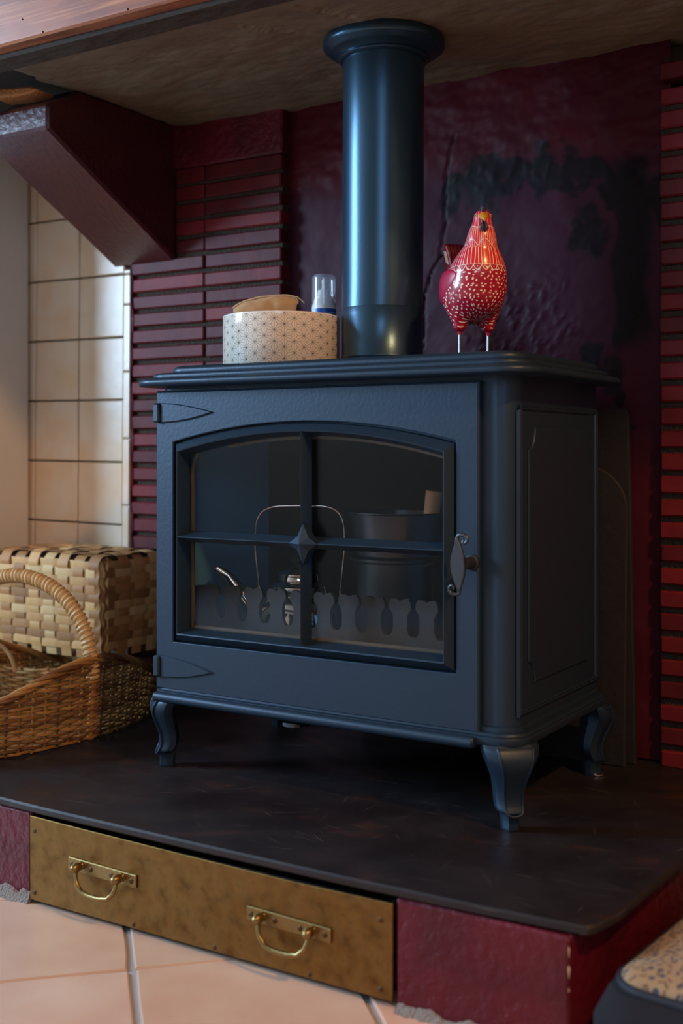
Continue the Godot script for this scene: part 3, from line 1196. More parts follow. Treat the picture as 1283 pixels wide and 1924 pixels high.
	part("glazing_bar", mb, M.stove, door)
	# four pointed boss
	mb = Mb.new()
	var tip := Vector3(0.3365, 0.2833, 0.0235)
	var rim := []
	var base := []
	for k in 8:
		var a := PI / 4 * k
		var r: float = [0.029, 0.0165][k % 2]
		if k == 2 or k == 6: r = 0.034
		rim.append(tip + Vector3(cos(a) * r, sin(a) * r, -0.012))
		base.append(tip + Vector3(cos(a) * r, sin(a) * r, -0.030))
	var from := 0
	for k in 8:
		var k1 := (k + 1) % 8
		mb.tri(tip, rim[k1], rim[k], 1 + k)
		mb.tri(rim[k], rim[k1], base[k1], 20 + k)
		mb.tri(rim[k], base[k1], base[k], 20 + k)
	mb.fan(base, false)
	mb.orient(from)
	part("boss", mb, M.stove, door)
	# hinge straps
	for q in [[0.4925, 0.5285, 0.510], [0.0235, 0.0625, 0.0425]]:
		mb = Mb.new()
		var pl := PackedVector2Array()
		var yb: float = q[0]
		var yt: float = q[1]
		var ym: float = q[2]
		for i in 13:
			var t := i / 12.0
			pl.append(Vector2(0.014 + 0.122 * t, yb + (ym - yb) * pow(t, 2.0)))
		for i in range(11, -1, -1):
			var t := i / 12.0
			pl.append(Vector2(0.014 + 0.122 * t, yt + (ym - yt) * pow(t, 1.7)))
		mb.extrude(pl, -0.002, 0.0045, 0.0016)
		mb.box(Vector3(0.0075, (yb + yt) / 2, 0.003), Vector3(0.015, yt - yb, 0.014), 0.003)
		part("hinge_strap", mb, M.stove, door)
	# handle: leaf with two scrolls on a round shaft
	mb = Mb.new()
	var leaf := PackedVector2Array()
	for i in 21:
		var t := i / 20.0
		leaf.append(Vector2(0.6438 + 0.0112 * pow(sin(PI * t), 1.1) - 0.0030 * t, lerpf(0.2212, 0.3085, t)))
	for i in range(19, 0, -1):
		var t := i / 20.0
		leaf.append(Vector2(0.6428 - 0.0128 * pow(sin(PI * t), 1.15) - 0.0030 * t, lerpf(0.2212, 0.3085, t)))
	mb.extrude(leaf, 0.033, 0.0395, 0.0014)
	mb.tube(PackedVector3Array([Vector3(0.6365, 0.300, 0.036), Vector3(0.6385, 0.3063, 0.036), Vector3(0.6405, 0.3103, 0.036), Vector3(0.6454, 0.3126, 0.036), Vector3(0.652, 0.3117, 0.036), Vector3(0.6566, 0.3074, 0.036), Vector3(0.6566, 0.3027, 0.036), Vector3(0.6527, 0.299, 0.036), Vector3(0.6490, 0.3006, 0.036), Vector3(0.6500, 0.3040, 0.036)]), [0.0018, 0.0023, 0.0026, 0.0028, 0.0028, 0.0028, 0.0028, 0.0028, 0.0028, 0.002], 10)
	mb.tube(PackedVector3Array([Vector3(0.6452, 0.2262, 0.036), Vector3(0.6435, 0.2222, 0.036), Vector3(0.6402, 0.2205, 0.036), Vector3(0.6355, 0.2199, 0.036), Vector3(0.6289, 0.2209, 0.036), Vector3(0.6255, 0.2255, 0.036), Vector3(0.6262, 0.2309, 0.036), Vector3(0.6302, 0.2335, 0.036), Vector3(0.6345, 0.2315, 0.036), Vector3(0.6340, 0.2275, 0.036)]), [0.0018, 0.0023, 0.0026, 0.0028, 0.0028, 0.0028, 0.0028, 0.0028, 0.0028, 0.002], 10)
	part("handle", mb, M.iron, door)
	mb = Mb.new()
	mb.lathe([Vector2(0, 0.035), Vector2(0.009, 0.035), Vector2(0.0095, 0.032), Vector2(0.0095, 0.006), Vector2(0.0125, 0.004), Vector2(0.0125, -0.002), Vector2(0, -0.002)], 24, Vector3(0.648, 0.2668, 0), Basis(Vector3.RIGHT, PI / 2))
	part("handle_shaft", mb, M.stove_dark, door)
	# rounded lip under the door
	mb = Mb.new()
	mb.lathe([Vector2(0, 0), Vector2(0.007, 0), Vector2(0.0095, 0.003), Vector2(0.0095, 0.648), Vector2(0.007, 0.651), Vector2(0, 0.651)], 24, Vector3(0.004, -0.0125, 0.007), Basis(Vector3.BACK, -PI / 2))
	part("ash_lip", mb, M.stove, s)
	# air control tongue
	mb = Mb.new()
	mb.extrude(PackedVector2Array([Vector2(-0.018, -0.03), Vector2(0.018, -0.03), Vector2(0.018, 0.008), Vector2(0.012, 0.015), Vector2(0.0, 0.018), Vector2(-0.012, 0.015), Vector2(-0.018, 0.008)]), -0.031, -0.024, 0.0015, Transform3D(Basis(Vector3(1, 0, 0), Vector3(0, 0, 1), Vector3(0, 1, 0)), Vector3(0.310, 0, 0.0)))
	mb.box(Vector3(0.310, -0.02, -0.02), Vector3(0.03, 0.03, 0.02), 0.002)
	part("air_control", mb, M.iron, s)
	# log retainer with keyhole slots
	mb = Mb.new()
	var pl := PackedVector2Array([Vector2(0.018, 0.06), Vector2(0.645, 0.06), Vector2(0.645, 0.185)])
	var cen := []
	var cx := 0.104
	while cx < 0.63:
		cen.append(cx)
		cx += 0.0508
	cen.reverse()
	for c in cen:
		var yt := 0.192
		for q in [[0.0255, -0.003], [0.020, 0.0], [0.010, 0.001], [0.0055, -0.004], [0.004, -0.010], [0.004, -0.017], [0.0085, -0.022], [0.0115, -0.030], [0.0115, -0.050], [0.0085, -0.059], [0.004, -0.063]]:
			pl.append(Vector2(c + q[0], yt + q[1]))
		for q in [[0.004, -0.063], [0.0085, -0.059], [0.0115, -0.050], [0.0115, -0.030], [0.0085, -0.022], [0.004, -0.017], [0.004, -0.010], [0.0055, -0.004], [0.010, 0.001], [0.020, 0.0]]:
			pl.append(Vector2(c - q[0], yt + q[1]))
	pl.append(Vector2(0.06, 0.189))
	pl.append(Vector2(0.018, 0.185))
	mb.extrude(pl, -0.068, -0.060, 0.0008)
	part("log_retainer", mb, M.grate, s)
	# legs
	for q in [[1, 1], [-1, 1], [1, -1], [-1, -1]]:
		leg(s, Vector3(X1 - 0.03 if q[0] > 0 else X0 + 0.03, 0, Z1 - 0.03 if q[1] > 0 else Z0 + 0.03), Vector3(q[0], 0, q[1]).normalized())


func bar_sec(c: Vector3, along_x: bool) -> PackedVector3Array:
	var o := PackedVector3Array()
	for q in [[-0.0062, -0.016], [-0.0006, 0.0095], [0.0, 0.0102], [0.0006, 0.0095], [0.0062, -0.016]]:
		o.append(c + (Vector3(0, q[0] * 1.7, q[1]) if along_x else Vector3(q[0], 0, q[1])))
	return o


func door_plate() -> Mb:
	var mb := Mb.new()
	var rows := [rectloop(0.001, 0.659, 0.001, 0.550, -0.011), rectloop(0.0, 0.66, 0.0, 0.551, -0.005), rectloop(0.0008, 0.6592, 0.0008, 0.5502, -0.002), rectloop(0.004, 0.656, 0.004, 0.547, 0.0), arch(-0.001, 0.0), arch(0.0005, -0.001), arch(0.0012, -0.014), arch(0.006, -0.014)]
	mb.grid(rows, true, false, 34.0, false, null, Vector3.BACK)
	return mb


func leg(s: Node3D, c: Vector3, o: Vector3) -> void:
	var t := Vector3(o.z, 0, -o.x)
	# y, outward, half width, depth
	var pr := [[-0.014, 0.040, 0.046, 0.030], [-0.020, 0.047, 0.046, 0.032], [-0.034, 0.0535, 0.0425, 0.034], [-0.048, 0.053, 0.0365, 0.034], [-0.064, 0.047, 0.030, 0.031], [-0.082, 0.040, 0.0258, 0.028], [-0.098, 0.0375, 0.024, 0.026], [-0.108, 0.039, 0.0235, 0.025], [-0.115, 0.042, 0.0225, 0.024], [-0.1185, 0.043, 0.019, 0.024], [-0.121, 0.040, 0.0155, 0.024], [-0.132, 0.0385, 0.0135, 0.022], [-0.1445, 0.039, 0.0135, 0.022], [-0.147, 0.038, 0.0125, 0.021]]
	var rows := []
	var sm := []
	for i in pr.size() * 3 - 2:      # smooth the profile
		var k := i / 3
		var f := (i % 3) / 3.0
		if k + 1 < pr.size():
			var q := []
			for e in 4:
				var a: float = pr[maxi(k - 1, 0)][e]
				var b: float = pr[k][e]
				var d: float = pr[k + 1][e]
				var g: float = pr[mini(k + 2, pr.size() - 1)][e]
				q.append(lerpf(b, d, f) if e == 0 else clampf(cubic_interpolate(b, d, a, g, f), minf(b, d) - 0.002, maxf(b, d) + 0.002))
			sm.append(q)
		else:
			sm.append(pr[k])
	for q in sm:
		var row := PackedVector3Array()
		var y: float = q[0]
		for v in [[-1.0, -1.0], [-0.98, -0.55], [-0.80, -0.22], [-0.66, -0.10], [-0.60, 0.0], [-0.3, 0.03], [0.0, 0.04], [0.3, 0.03], [0.60, 0.0], [0.66, -0.10], [0.80, -0.22], [0.98, -0.55], [1.0, -1.0], [0.4, -1.25], [-0.4, -1.25]]:
			row.append(c + o * (q[1] + v[1] * q[3]) + t * (q[2] * v[0]) + Vector3.UP * y)
		rows.append(row)
	var mb := Mb.new()
	mb.grid(rows, true, false, 34.0, true)
	var l := part("leg", mb, M.stove, s)
	# raised tongue edge
	mb = Mb.new()
	var path := PackedVector3Array()
	var rad := []
	for i in range(2, 26):
		var q = sm[i]
		path.append(c + o * (q[1] + 0.0) + t * (-0.61 * q[2]) + Vector3.UP * q[0])
	var qe = sm[25]
	for k in range(1, 8):
		var a := PI * k / 8.0
		path.append(c + o * (qe[1] + 0.0035 * sin(a)) + t * (-0.61 * qe[2] * cos(a)) + Vector3.UP * (qe[0] - 0.006 * sin(a)))
	for i in range(25, 1, -1):
		var q = sm[i]
		path.append(c + o * (q[1] + 0.0) + t * (0.61 * q[2]) + Vector3.UP * q[0])
	mb.tube(path, 0.0024, 8)
	part("tongue_edge", mb, M.stove, l)
	if o.x > 0 and o.z < 0:
		mb = Mb.new()
		mb.lathe([Vector2(0, -0.1405), Vector2(0.016, -0.1405), Vector2(0.018, -0.142), Vector2(0.018, -0.146), Vector2(0.016, -0.147), Vector2(0, -0.147)], 28, c + o * 0.034)
		part("levelling_foot", mb, M.steel, l, true, "bright metal levelling disc")


func flue() -> void:
	var f := thing("flue_pipe", "blue-black round stovepipe rising from the stove lid into the hood", "stovepipe", Vector3(0.338, 0.597, -0.255))
	var mb := Mb.new()
	mb.lathe([Vector2(0.0805, 0.0), Vector2(0.0805, 0.006), Vector2(0.079, 0.010), Vector2(0.0765, 0.011), Vector2(0.0765, 0.016), Vector2(0.0785, 0.018), Vector2(0.0785, 0.020), Vector2(0.0765, 0.022), Vector2(0.0765, 0.108), Vector2(0.077, 0.1095), Vector2(0.0755, 0.1105), Vector2(0.0755, 0.112)], 72, Vector3.ZERO, Basis.IDENTITY, 50.0)
	part("collar", mb, M.pipe, f, false)
	mb = Mb.new()
	var rows := []
	for i in 12:
		var y := 0.108 + 0.507 * i / 11.0
		var row := PackedVector3Array()
		for j in 72:
			var a := TAU * j / 72
			row.append(Vector3(0.0765 * sin(a) + (y - 0.108) * 0.0055, y, 0.0765 * cos(a)))
		rows.append(row)
	mb.grid(rows, true)
	part("pipe", mb, M.pipe, f, false)
	mb = Mb.new()
	mb.lathe([Vector2(0.0775, 0.575), Vector2(0.0835, 0.576), Vector2(0.086, 0.579), Vector2(0.085, 0.5835), Vector2(0.0885, 0.586), Vector2(0.098, 0.590), Vector2(0.104, 0.592), Vector2(0.106, 0.5955), Vector2(0.1125, 0.598), Vector2(0.115, 0.602), Vector2(0.115, 0.611), Vector2(0.112, 0.617), Vector2(0.1, 0.62), Vector2(0.0775, 0.62)], 72, Vector3(0.0028, 0, 0), Basis.IDENTITY, 45.0)
	part("rosette", mb, M.pipe, f, false)


func drawer() -> void:
	var d := thing("hearth_box", "tarnished brass-fronted drawer with two bail handles under the slate slab", "drawer", Vector3(0.32, FLOOR, 0.2))
	var mb := Mb.new()
	var pl := PackedVector2Array([Vector2(-0.029, -0.3055), Vector2(0.664, -0.3035), Vector2(0.6645, -0.1705), Vector2(0.5, -0.1725), Vector2(0.3, -0.1710), Vector2(0.1, -0.1685), Vector2(-0.0295, -0.1665)])
	mb.extrude(pl, 0.277, 0.281, 0.001)
	var fp := part("front_panel", mb, M.brass, d)
	mb = Mb.new()
	for q in [[-0.022, 0.004], [0.653, 0.004]]:
		mb.box(Vector3(q[0], -0.236, 0.14), Vector3(0.006, 0.12, 0.27), 0.001)
	mb.box(Vector3(0.316, -0.236, 0.27), Vector3(0.68, 0.12, 0.012), 0.001)
	mb.box(Vector3(0.316, -0.236, 0.0), Vector3(0.68, 0.12, 0.012), 0.001)
	mb.box(Vector3(0.316, -0.294, 0.14), Vector3(0.68, 0.008, 0.28), 0.001)
	part("drawer_box", mb, M.beamdark, d)
	for q in [Vector2(0.135, -0.2285), Vector2(0.4945, -0.2335)]:
		var tilt := -0.02
		var bs := Transform3D(Basis(Vector3.BACK, tilt), Vector3(q.x, q.y, 0.281))
		mb = Mb.new()
		mb.box(Vector3.ZERO, Vector3(0.146, 0.021, 0.004), 0.0012, bs * Transform3D(Basis.IDENTITY, Vector3(0, 0, 0.002)))
		var hp := part("handle_plate", mb, M.brass2, d)
		for sx in [-0.064, -0.022, 0.022, 0.064]:
			mb = Mb.new()
			mb.lathe([Vector2(0, 0.0012), Vector2(0.003, 0.0009), Vector2(0.0042, 0.0), Vector2(0.0042, -0.002), Vector2(0, -0.002)], 16, bs * Vector3(sx, 0.0, 0.0045), Basis(Vector3.RIGHT, PI / 2))
			mb.box(bs * Vector3(sx, 0, 0.0055), Vector3(0.006, 0.0008, 0.0012), 0.0002)
			part("screw", mb, M.screw, hp)
		for sx in [-0.0435, 0.0435]:
			mb = Mb.new()
			mb.lathe([Vector2(0, 0.0225), Vector2(0.0035, 0.0215), Vector2(0.0065, 0.018), Vector2(0.0078, 0.013), Vector2(0.0074, 0.007), Vector2(0.006, 0.003), Vector2(0.007, 0.001), Vector2(0.007, 0), Vector2(0, 0)], 22, bs * Vector3(sx, 0.002, 0.004), Basis(Vector3.RIGHT, PI / 2))
			part("post", mb, M.brass2, hp)
		mb = Mb.new()
		var path := PackedVector3Array()
		var rad := []
		var ctl := [Vector3(-0.0435, 0.0, 0.013), Vector3(-0.0428, -0.010, 0.0165), Vector3(-0.039, -0.021, 0.0185), Vector3(-0.028, -0.0315, 0.0195), Vector3(-0.013, -0.0345, 0.02), Vector3(0.0, -0.0350, 0.02), Vector3(0.013, -0.0345, 0.02), Vector3(0.028, -0.0315, 0.0195), Vector3(0.039, -0.021, 0.0185), Vector3(0.0428, -0.010, 0.0165), Vector3(0.0435, 0.0, 0.013)]
		for i in ctl.size():
			path.append(bs * ctl[i])
			rad.append(0.0028 + 0.0016 * (1.0 - absf(i - 5) / 5.0))
		mb.tube(path, rad, 12)
		part("bail", mb, M.brass2, hp)
	for q in [Vector2(0.646, -0.196), Vector2(0.646, -0.29), Vector2(-0.018, -0.19), Vector2(-0.018, -0.292), Vector2(0.36, -0.298), Vector2(0.2, -0.298), Vector2(0.53, -0.298)]:
		mb = Mb.new()
		mb.lathe([Vector2(0, 0.001), Vector2(0.003, 0.0007), Vector2(0.0042, 0.0), Vector2(0.0042, -0.002), Vector2(0, -0.002)], 14, Vector3(q.x, q.y, 0.2812), Basis(Vector3.RIGHT, PI / 2))
		part("screw", mb, M.screw, fp)


# ---------------------------------------------------------------- things on the lid
func asanoha() -> ImageTexture:
	var w := 256
	var h := 148
	var im := Image.create(w, h, false, Image.FORMAT_RGB8)
	var sx := 2.0 * sqrt(3.0) / 2.0 / w    # lattice with unit edge, columns sqrt3/2 apart
	var nodes := []
	for c in range(-1, 4):
		for r in range(-2, 4):
			nodes.append(Vector2(c * sqrt(3.0) / 2.0, r + (0.5 if posmod(c, 2) == 1 else 0.0)))
	var segs := []
	var n := nodes.size()
	for i in n:
		for j in range(i + 1, n):
			if nodes[i].distance_to(nodes[j]) < 1.05:
				segs.append([nodes[i], nodes[j]])
				for k in range(j + 1, n):
					if nodes[i].distance_to(nodes[k]) < 1.05 and nodes[j].distance_to(nodes[k]) < 1.05:
						var g: Vector2 = (nodes[i] + nodes[j] + nodes[k]) / 3.0
						for e in [i, j, k]:
							segs.append([g, nodes[e]])
	for y in h:
		for x in w:
			var q := Vector2((x + 0.5) * sx, (y + 0.5) / h)
			var d := 9.0
			for s in segs:
				var e: float = Geometry2D.get_closest_point_to_segment(q, s[0], s[1]).distance_squared_to(q)
				if e < d: d = e
			d = sqrt(d)
			var nd := 9.0
			for v in nodes: nd = minf(nd, v.distance_to(q))
			var c := C(238, 230, 214).lerp(C(150, 146, 134), 1.0 - smoothstep(0.008, 0.026, d))
			c = c.lerp(C(84, 92, 94), 1.0 - smoothstep(0.04, 0.075, nd))
			im.set_pixel(x, y, c)
	return ImageTexture.create_from_image(im)


func lid_things() -> void:
	# round bowl with a star lattice print
	var bw := thing("round_bowl", "round cream bowl printed with a grey star lattice on the stove lid", "bowl", Vector3(0.158, 0.597, -0.18))
	var pm := mat(Color.WHITE, 0.12, 0.0, {"coat": 0.6, "coatr": 0.04})
	pm.albedo_texture = asanoha()
	pm.uv1_scale = Vector3(19, 4.6, 1)
	var mb := Mb.new()
	mb.lathe([Vector2(0.109, 0.0), Vector2(0.1115, 0.002), Vector2(0.1115, 0.0955)], 96, Vector3.ZERO, Basis.IDENTITY, 60.0, true)
	part("wall", mb, pm, bw, false)
	mb = Mb.new()
	mb.lathe([Vector2(0.1115, 0.0955), Vector2(0.1112, 0.098), Vector2(0.1095, 0.099), Vector2(0.1078, 0.0975), Vector2(0.1075, 0.008), Vector2(0.104, 0.005), Vector2(0, 0.005), Vector2(0, 0.0), Vector2(0.109, 0.0)], 96)
	part("inside", mb, M.ceramic, bw, false)
	pouch()
	bottle()
	hen()


func pouch() -> void:
	var yaw := 0.56
	var o := thing("zip_pouch", "beige cloth zip pouch poking out of the round patterned bowl", "pouch", Vector3(0.128, 0.605, -0.18))
	o.rotation.y = yaw
	# outline in local x,y
	var out := PackedVector2Array()
	var ctl := [Vector2(-0.068, 0.108), Vector2(-0.062, 0.114), Vector2(-0.045, 0.122), Vector2(-0.02, 0.129), Vector2(0.01, 0.1325), Vector2(0.036, 0.1335), Vector2(0.052, 0.130), Vector2(0.057, 0.122), Vector2(0.053, 0.110), Vector2(0.055, 0.09), Vector2(0.06, 0.06), Vector2(0.05, 0.02), Vector2(0.0, 0.008), Vector2(-0.05, 0.016), Vector2(-0.066, 0.06)]
	var cu := Curve2D.new()
	for i in ctl.size() + 1:
		var a: Vector2 = ctl[(i + ctl.size() - 1) % ctl.size()]
		var b: Vector2 = ctl[i % ctl.size()]
		var c: Vector2 = ctl[(i + 1) % ctl.size()]
		cu.add_point(b, -(c - a) / 6.0, (c - a) / 6.0)
	var len := cu.get_baked_length()
	for i in 64:
		out.append(cu.sample_baked(len * i / 64.0))
	var cen := Vector2(0.0, 0.085)
	var n := FastNoiseLite.new()
	n.frequency = 26.0
	n.seed = 3
	var rows := []
	for k in 21:
		var a := PI * k / 20.0
		var row := PackedVector3Array()
		for q in out:
			var f := pow(sin(a), 0.55)
			var v := cen + (q - cen) * f
			var z := 0.022 * cos(a) * (1.0 + 0.0)
			z += n.get_noise_2d(v.x, v.y) * 0.006 * (1.0 - absf(cos(a)) * 0.3) * signf(cos(a))
			row.append(Vector3(v.x, v.y, z))
		rows.append(row)
	var mb := Mb.new()
	mb.grid(rows, true, false, 85.0, true)
	part("body", mb, M.cream, o, false)
	var z1 := PackedVector3Array()
	for i in range(0, 22):
		var q := cu.sample_baked(len * (i / 64.0) * 0.98)
		z1.append(Vector3(q.x, q.y + 0.001, 0.004))
	mb = Mb.new()
	mb.tube(z1, 0.0022, 8)
	part("zip", mb, M.zip, o, false)
	mb = Mb.new()
	mb.tube(PackedVector3Array([Vector3(0.047, 0.1325, 0.004), Vector3(0.055, 0.1315, 0.007), Vector3(0.064, 0.124, 0.009), Vector3(0.069, 0.119, 0.01)]), [0.0014, 0.0018, 0.0018, 0.0022], 8, false, 0.6)
	part("zip_pull", mb, M.zip, o, false)


func bottle() -> void:
	var o := thing("foam_bottle", "white pump bottle with clear cap and blue label behind the patterned bowl", "bottle", Vector3(0.158, 0.597, -0.33))
	var mb := Mb.new()
	mb.lathe([Vector2(0, 0), Vector2(0.022, 0), Vector2(0.0245, 0.003), Vector2(0.0245, 0.132), Vector2(0.0235, 0.138), Vector2(0.0205, 0.146), Vector2(0.019, 0.149), Vector2(0.019, 0.151), Vector2(0, 0.151)], 48)
	part("bottle_body", mb, M.plastic, o, false)
	# printed label wrapped on the body
	var im := Image.create(256, 128, false, Image.FORMAT_RGB8)
	im.fill(C(20, 84, 168))
	for j in 128:
		for i in 256:
			if float(i) < 34.0 + j * 0.22:
				im.set_pixel(i, j, C(236, 238, 240))
	for k in 5:
		im.fill_rect(Rect2i(110 - (k % 2) * 30, 18 + k * 12, 110 + (k % 3) * 18, 3), C(150, 190, 220))
	var lm := mat(Color.WHITE, 0.35)
	lm.albedo_texture = ImageTexture.create_from_image(im)
	var rows := []
	var us := []
	for i in 2:
		var row := PackedVector3Array()
		var ur := PackedVector2Array()
		for j in 41:
			var a := lerpf(-1.25, 1.75, j / 40.0) + 0.55
			row.append(Vector3(0.0249 * sin(a), 0.075 + 0.054 * i, 0.0249 * cos(a)))
			ur.append(Vector2(j / 40.0, 1.0 - i))
		rows.append(row)
		us.append(ur)
	mb = Mb.new()
	mb.grid(rows, false, false, 60.0, false, us, Vector3(0.3, 0, 1))
	part("label", mb, lm, o, false)
	mb = Mb.new()
	mb.lathe([Vector2(0, 0.151), Vector2(0.0165, 0.151), Vector2(0.0165, 0.155), Vector2(0.014, 0.157), Vector2(0.0125, 0.167), Vector2(0.006, 0.1685), Vector2(0.0045, 0.172), Vector2(0.0038, 0.18), Vector2(0.0048, 0.184), Vector2(0.0045, 0.188), Vector2(0.002, 0.1905), Vector2(0, 0.191)], 32)
	part("pump_nozzle", mb, M.plastic, o, false)
	mb = Mb.new()
	mb.lathe([Vector2(0.0242, 0.136), Vector2(0.0242, 0.190), Vector2(0.0235, 0.195), Vector2(0.020, 0.1985), Vector2(0, 0.1995), Vector2(0, 0.1983), Vector2(0.0195, 0.1973), Vector2(0.0225, 0.194), Vector2(0.0231, 0.190), Vector2(0.0231, 0.136)], 48)
	part("clear_cap", mb, M.capclear, o, false)


func sd_cap(p: Vector3, a: Vector3, b: Vector3, ra: float, rb: float) -> float:
	var ab := b - a
	var t := clampf((p - a).dot(ab) / ab.length_squared(), 0.0, 1.0)
	return p.distance_to(a + ab * t) - lerpf(ra, rb, t)


func smin(a: float, b: float, k: float) -> float:
	var h := maxf(k - absf(a - b), 0.0) / k
	return minf(a, b) - h * h * k * 0.25


func hen_sd(p: Vector3) -> float:
	# main trunk as a stretched ellipsoid
	var e := Vector3((p.x) / 0.0525, (p.y - 0.128) / 0.060, (p.z + 0.012) / 0.066)
	var k0 := e.length()
	var d := (k0 - 1.0) * 0.0525
	d = smin(d, sd_cap(p, Vector3(0, 0.135, 0.02), Vector3(0, 0.16, 0.026), 0.047, 0.043), 0.03)
	d = smin(d, sd_cap(p, Vector3(0, 0.16, 0.026), Vector3(0, 0.215, 0.036), 0.042, 0.0245), 0.02)
	d = smin(d, sd_cap(p, Vector3(0, 0.215, 0.036), Vector3(0, 0.252, 0.041), 0.0235, 0.0165), 0.012)
	for s in [-1.0, 1.0]:
		d = smin(d, sd_cap(p, Vector3(s * 0.025, 0.105, 0.0), Vector3(s * 0.028, 0.063, 0.002), 0.028, 0.0115), 0.016)
	d = smin(d, sd_cap(p, Vector3(0, 0.14, -0.05), Vector3(0, 0.178, -0.085), 0.028, 0.015), 0.03)
	return d


func surface_net(f: Callable, lo: Vector3, hi: Vector3, cell: float) -> Array:
	var nx := int(ceil((hi.x - lo.x) / cell)) + 1
	var ny := int(ceil((hi.y - lo.y) / cell)) + 1
	var nz := int(ceil((hi.z - lo.z) / cell)) + 1
	var val := PackedFloat32Array()
	val.resize(nx * ny * nz)
	for k in nz:
		for j in ny:
			for i in nx:
				val[(k * ny + j) * nx + i] = f.call(lo + Vector3(i, j, k) * cell)
	var vid := {}
	var vs := PackedVector3Array()
	for k in nz - 1:
		for j in ny - 1:
			for i in nx - 1:
				var s := Vector3.ZERO
				var c := 0
				var v := PackedFloat32Array()
				for q in 8:
					v.append(val[((k + (q >> 2)) * ny + j + ((q >> 1) & 1)) * nx + i + (q & 1)])
				for e in [[0, 1], [2, 3], [4, 5], [6, 7], [0, 2], [1, 3], [4, 6], [5, 7], [0, 4], [1, 5], [2, 6], [3, 7]]:
					var a: int = e[0]
					var b: int = e[1]
					if (v[a] < 0.0) != (v[b] < 0.0):
						var t := v[a] / (v[a] - v[b])
						var pa := Vector3(a & 1, (a >> 1) & 1, a >> 2)
						var pb := Vector3(b & 1, (b >> 1) & 1, b >> 2)
						s += pa.lerp(pb, t)
						c += 1
				if c > 0:
					vid[(k * ny + j) * nx + i] = vs.size()
					vs.append(lo + (Vector3(i, j, k) + s / c) * cell)
	var quads := []
	var st := [1, nx, nx * ny]
	for k in range(1, nz - 1):
		for j in range(1, ny - 1):
			for i in range(1, nx - 1):
				var id := (k * ny + j) * nx + i
				for ax in 3:
					var a := val[id]
					var b := val[id + st[ax]]
					if (a < 0.0) == (b < 0.0):
						continue
					var u: int = st[(ax + 1) % 3]
					var w: int = st[(ax + 2) % 3]
					quads.append([vid[id], vid[id - u], vid[id - u - w], vid[id - w]])
	return [vs, quads]


func hen_texture() -> ImageTexture:
	var n := 1024
	var im := Image.create(n, n, false, Image.FORMAT_RGB8)
	var r := RandomNumberGenerator.new()
	r.seed = 99
	var H := 0.28
	for y in n:
		var h := H * (1.0 - float(y) / n)
		for x in n:
			var u := absf(float(x) / n - 0.5) * 2.0      # 0 at the front
			var c := C(170, 10, 44)
			if h > 0.166:
				c = C(216, 40, 40).lerp(C(196, 18, 60), smoothstep(0.12, 0.45, u))
			if h > 0.232:
				c = C(206, 40, 66)
			im.set_pixel(x, y, c)
	var dot := func(px: float, py: float, rx: float, ry: float, ang: float, c: Color) -> void:
		var m := int(maxf(rx, ry)) + 2
		for j in range(-m, m + 1):
			for i in range(-m, m + 1):
				var q := Vector2(i, j).rotated(-ang)
				if Vector2(q.x / rx, q.y / ry).length() <= 1.0:
					var yy := int(py) + j
					if yy >= 0 and yy < n:
						im.set_pixel(posmod(int(px) + i, n), yy, c)
	var cream := C(248, 234, 208)
	# speckles on the body
	var rows := 17
	for k in rows:
		var h := lerpf(0.06, 0.158, k / float(rows - 1))
		var cnt := 29
		for i in cnt:
			var px := (i + 0.5 * (k % 2) + r.randf_range(-0.3, 0.3)) / cnt * n
			var py := (1.0 - (h + r.randf_range(-0.002, 0.002)) / H) * n
			dot.call(px, py, r.randf_range(6.0, 10.5), r.randf_range(4.0, 6.4), r.randf_range(0, PI), cream)
	# scalloped collar
	for i in n * 2:
		var x := i * 0.5
		var ph := fmod(x / n * 22.0, 1.0)
		var h := 0.1655 - 0.009 * sin(ph * PI)
		dot.call(x, (1.0 - h / H) * n, 2.2, 1.8, 0.0, cream)
		dot.call(x, (1.0 - 0.1665 / H) * n, 1.8, 1.5, 0.0, cream)
		var z1 := 0.2055 + 0.012 * absf(sin(x / n * PI * 7.0 + 0.6))
		dot.call(x, (1.0 - (z1 - 0.004) / H) * n, 2.4, 1.6, 0.0, cream)
		var z2 := 0.2335 + 0.004 * absf(sin(x / n * PI * 5.0))
		dot.call(x, (1.0 - z2 / H) * n, 2.4, 1.4, 0.0, cream)
	for i in 22:
		dot.call((i + 0.5) / 22.0 * n, (1.0 - 0.1625 / H) * n, 3.6, 3.2, 0.0, cream)
	# hackle lines
	for i in 46:
		var x0 := (i + r.randf_range(-0.2, 0.2)) / 46.0 * n
		var bend := r.randf_range(-7, 7)
		var top := 0.268
		for s in 260:
			var t := s / 259.0
			var h := lerpf(0.167, top, t)
			if i % 2 == 1 and h > 0.236:
				break
			dot.call(x0 + bend * sin(t * 7.0), (1.0 - h / H) * n, 2.6, 1.4, 0.0, cream)
	return ImageTexture.create_from_image(im)


func head(m: MeshInstance3D) -> void:
	# the head looks a little to its own right
	var c := Vector3(0, 0.25, 0.041)
	var t := Transform3D(Basis(Vector3.UP, -0.30), Vector3.ZERO)
	m.transform = Transform3D(t.basis, c - t.basis * c)


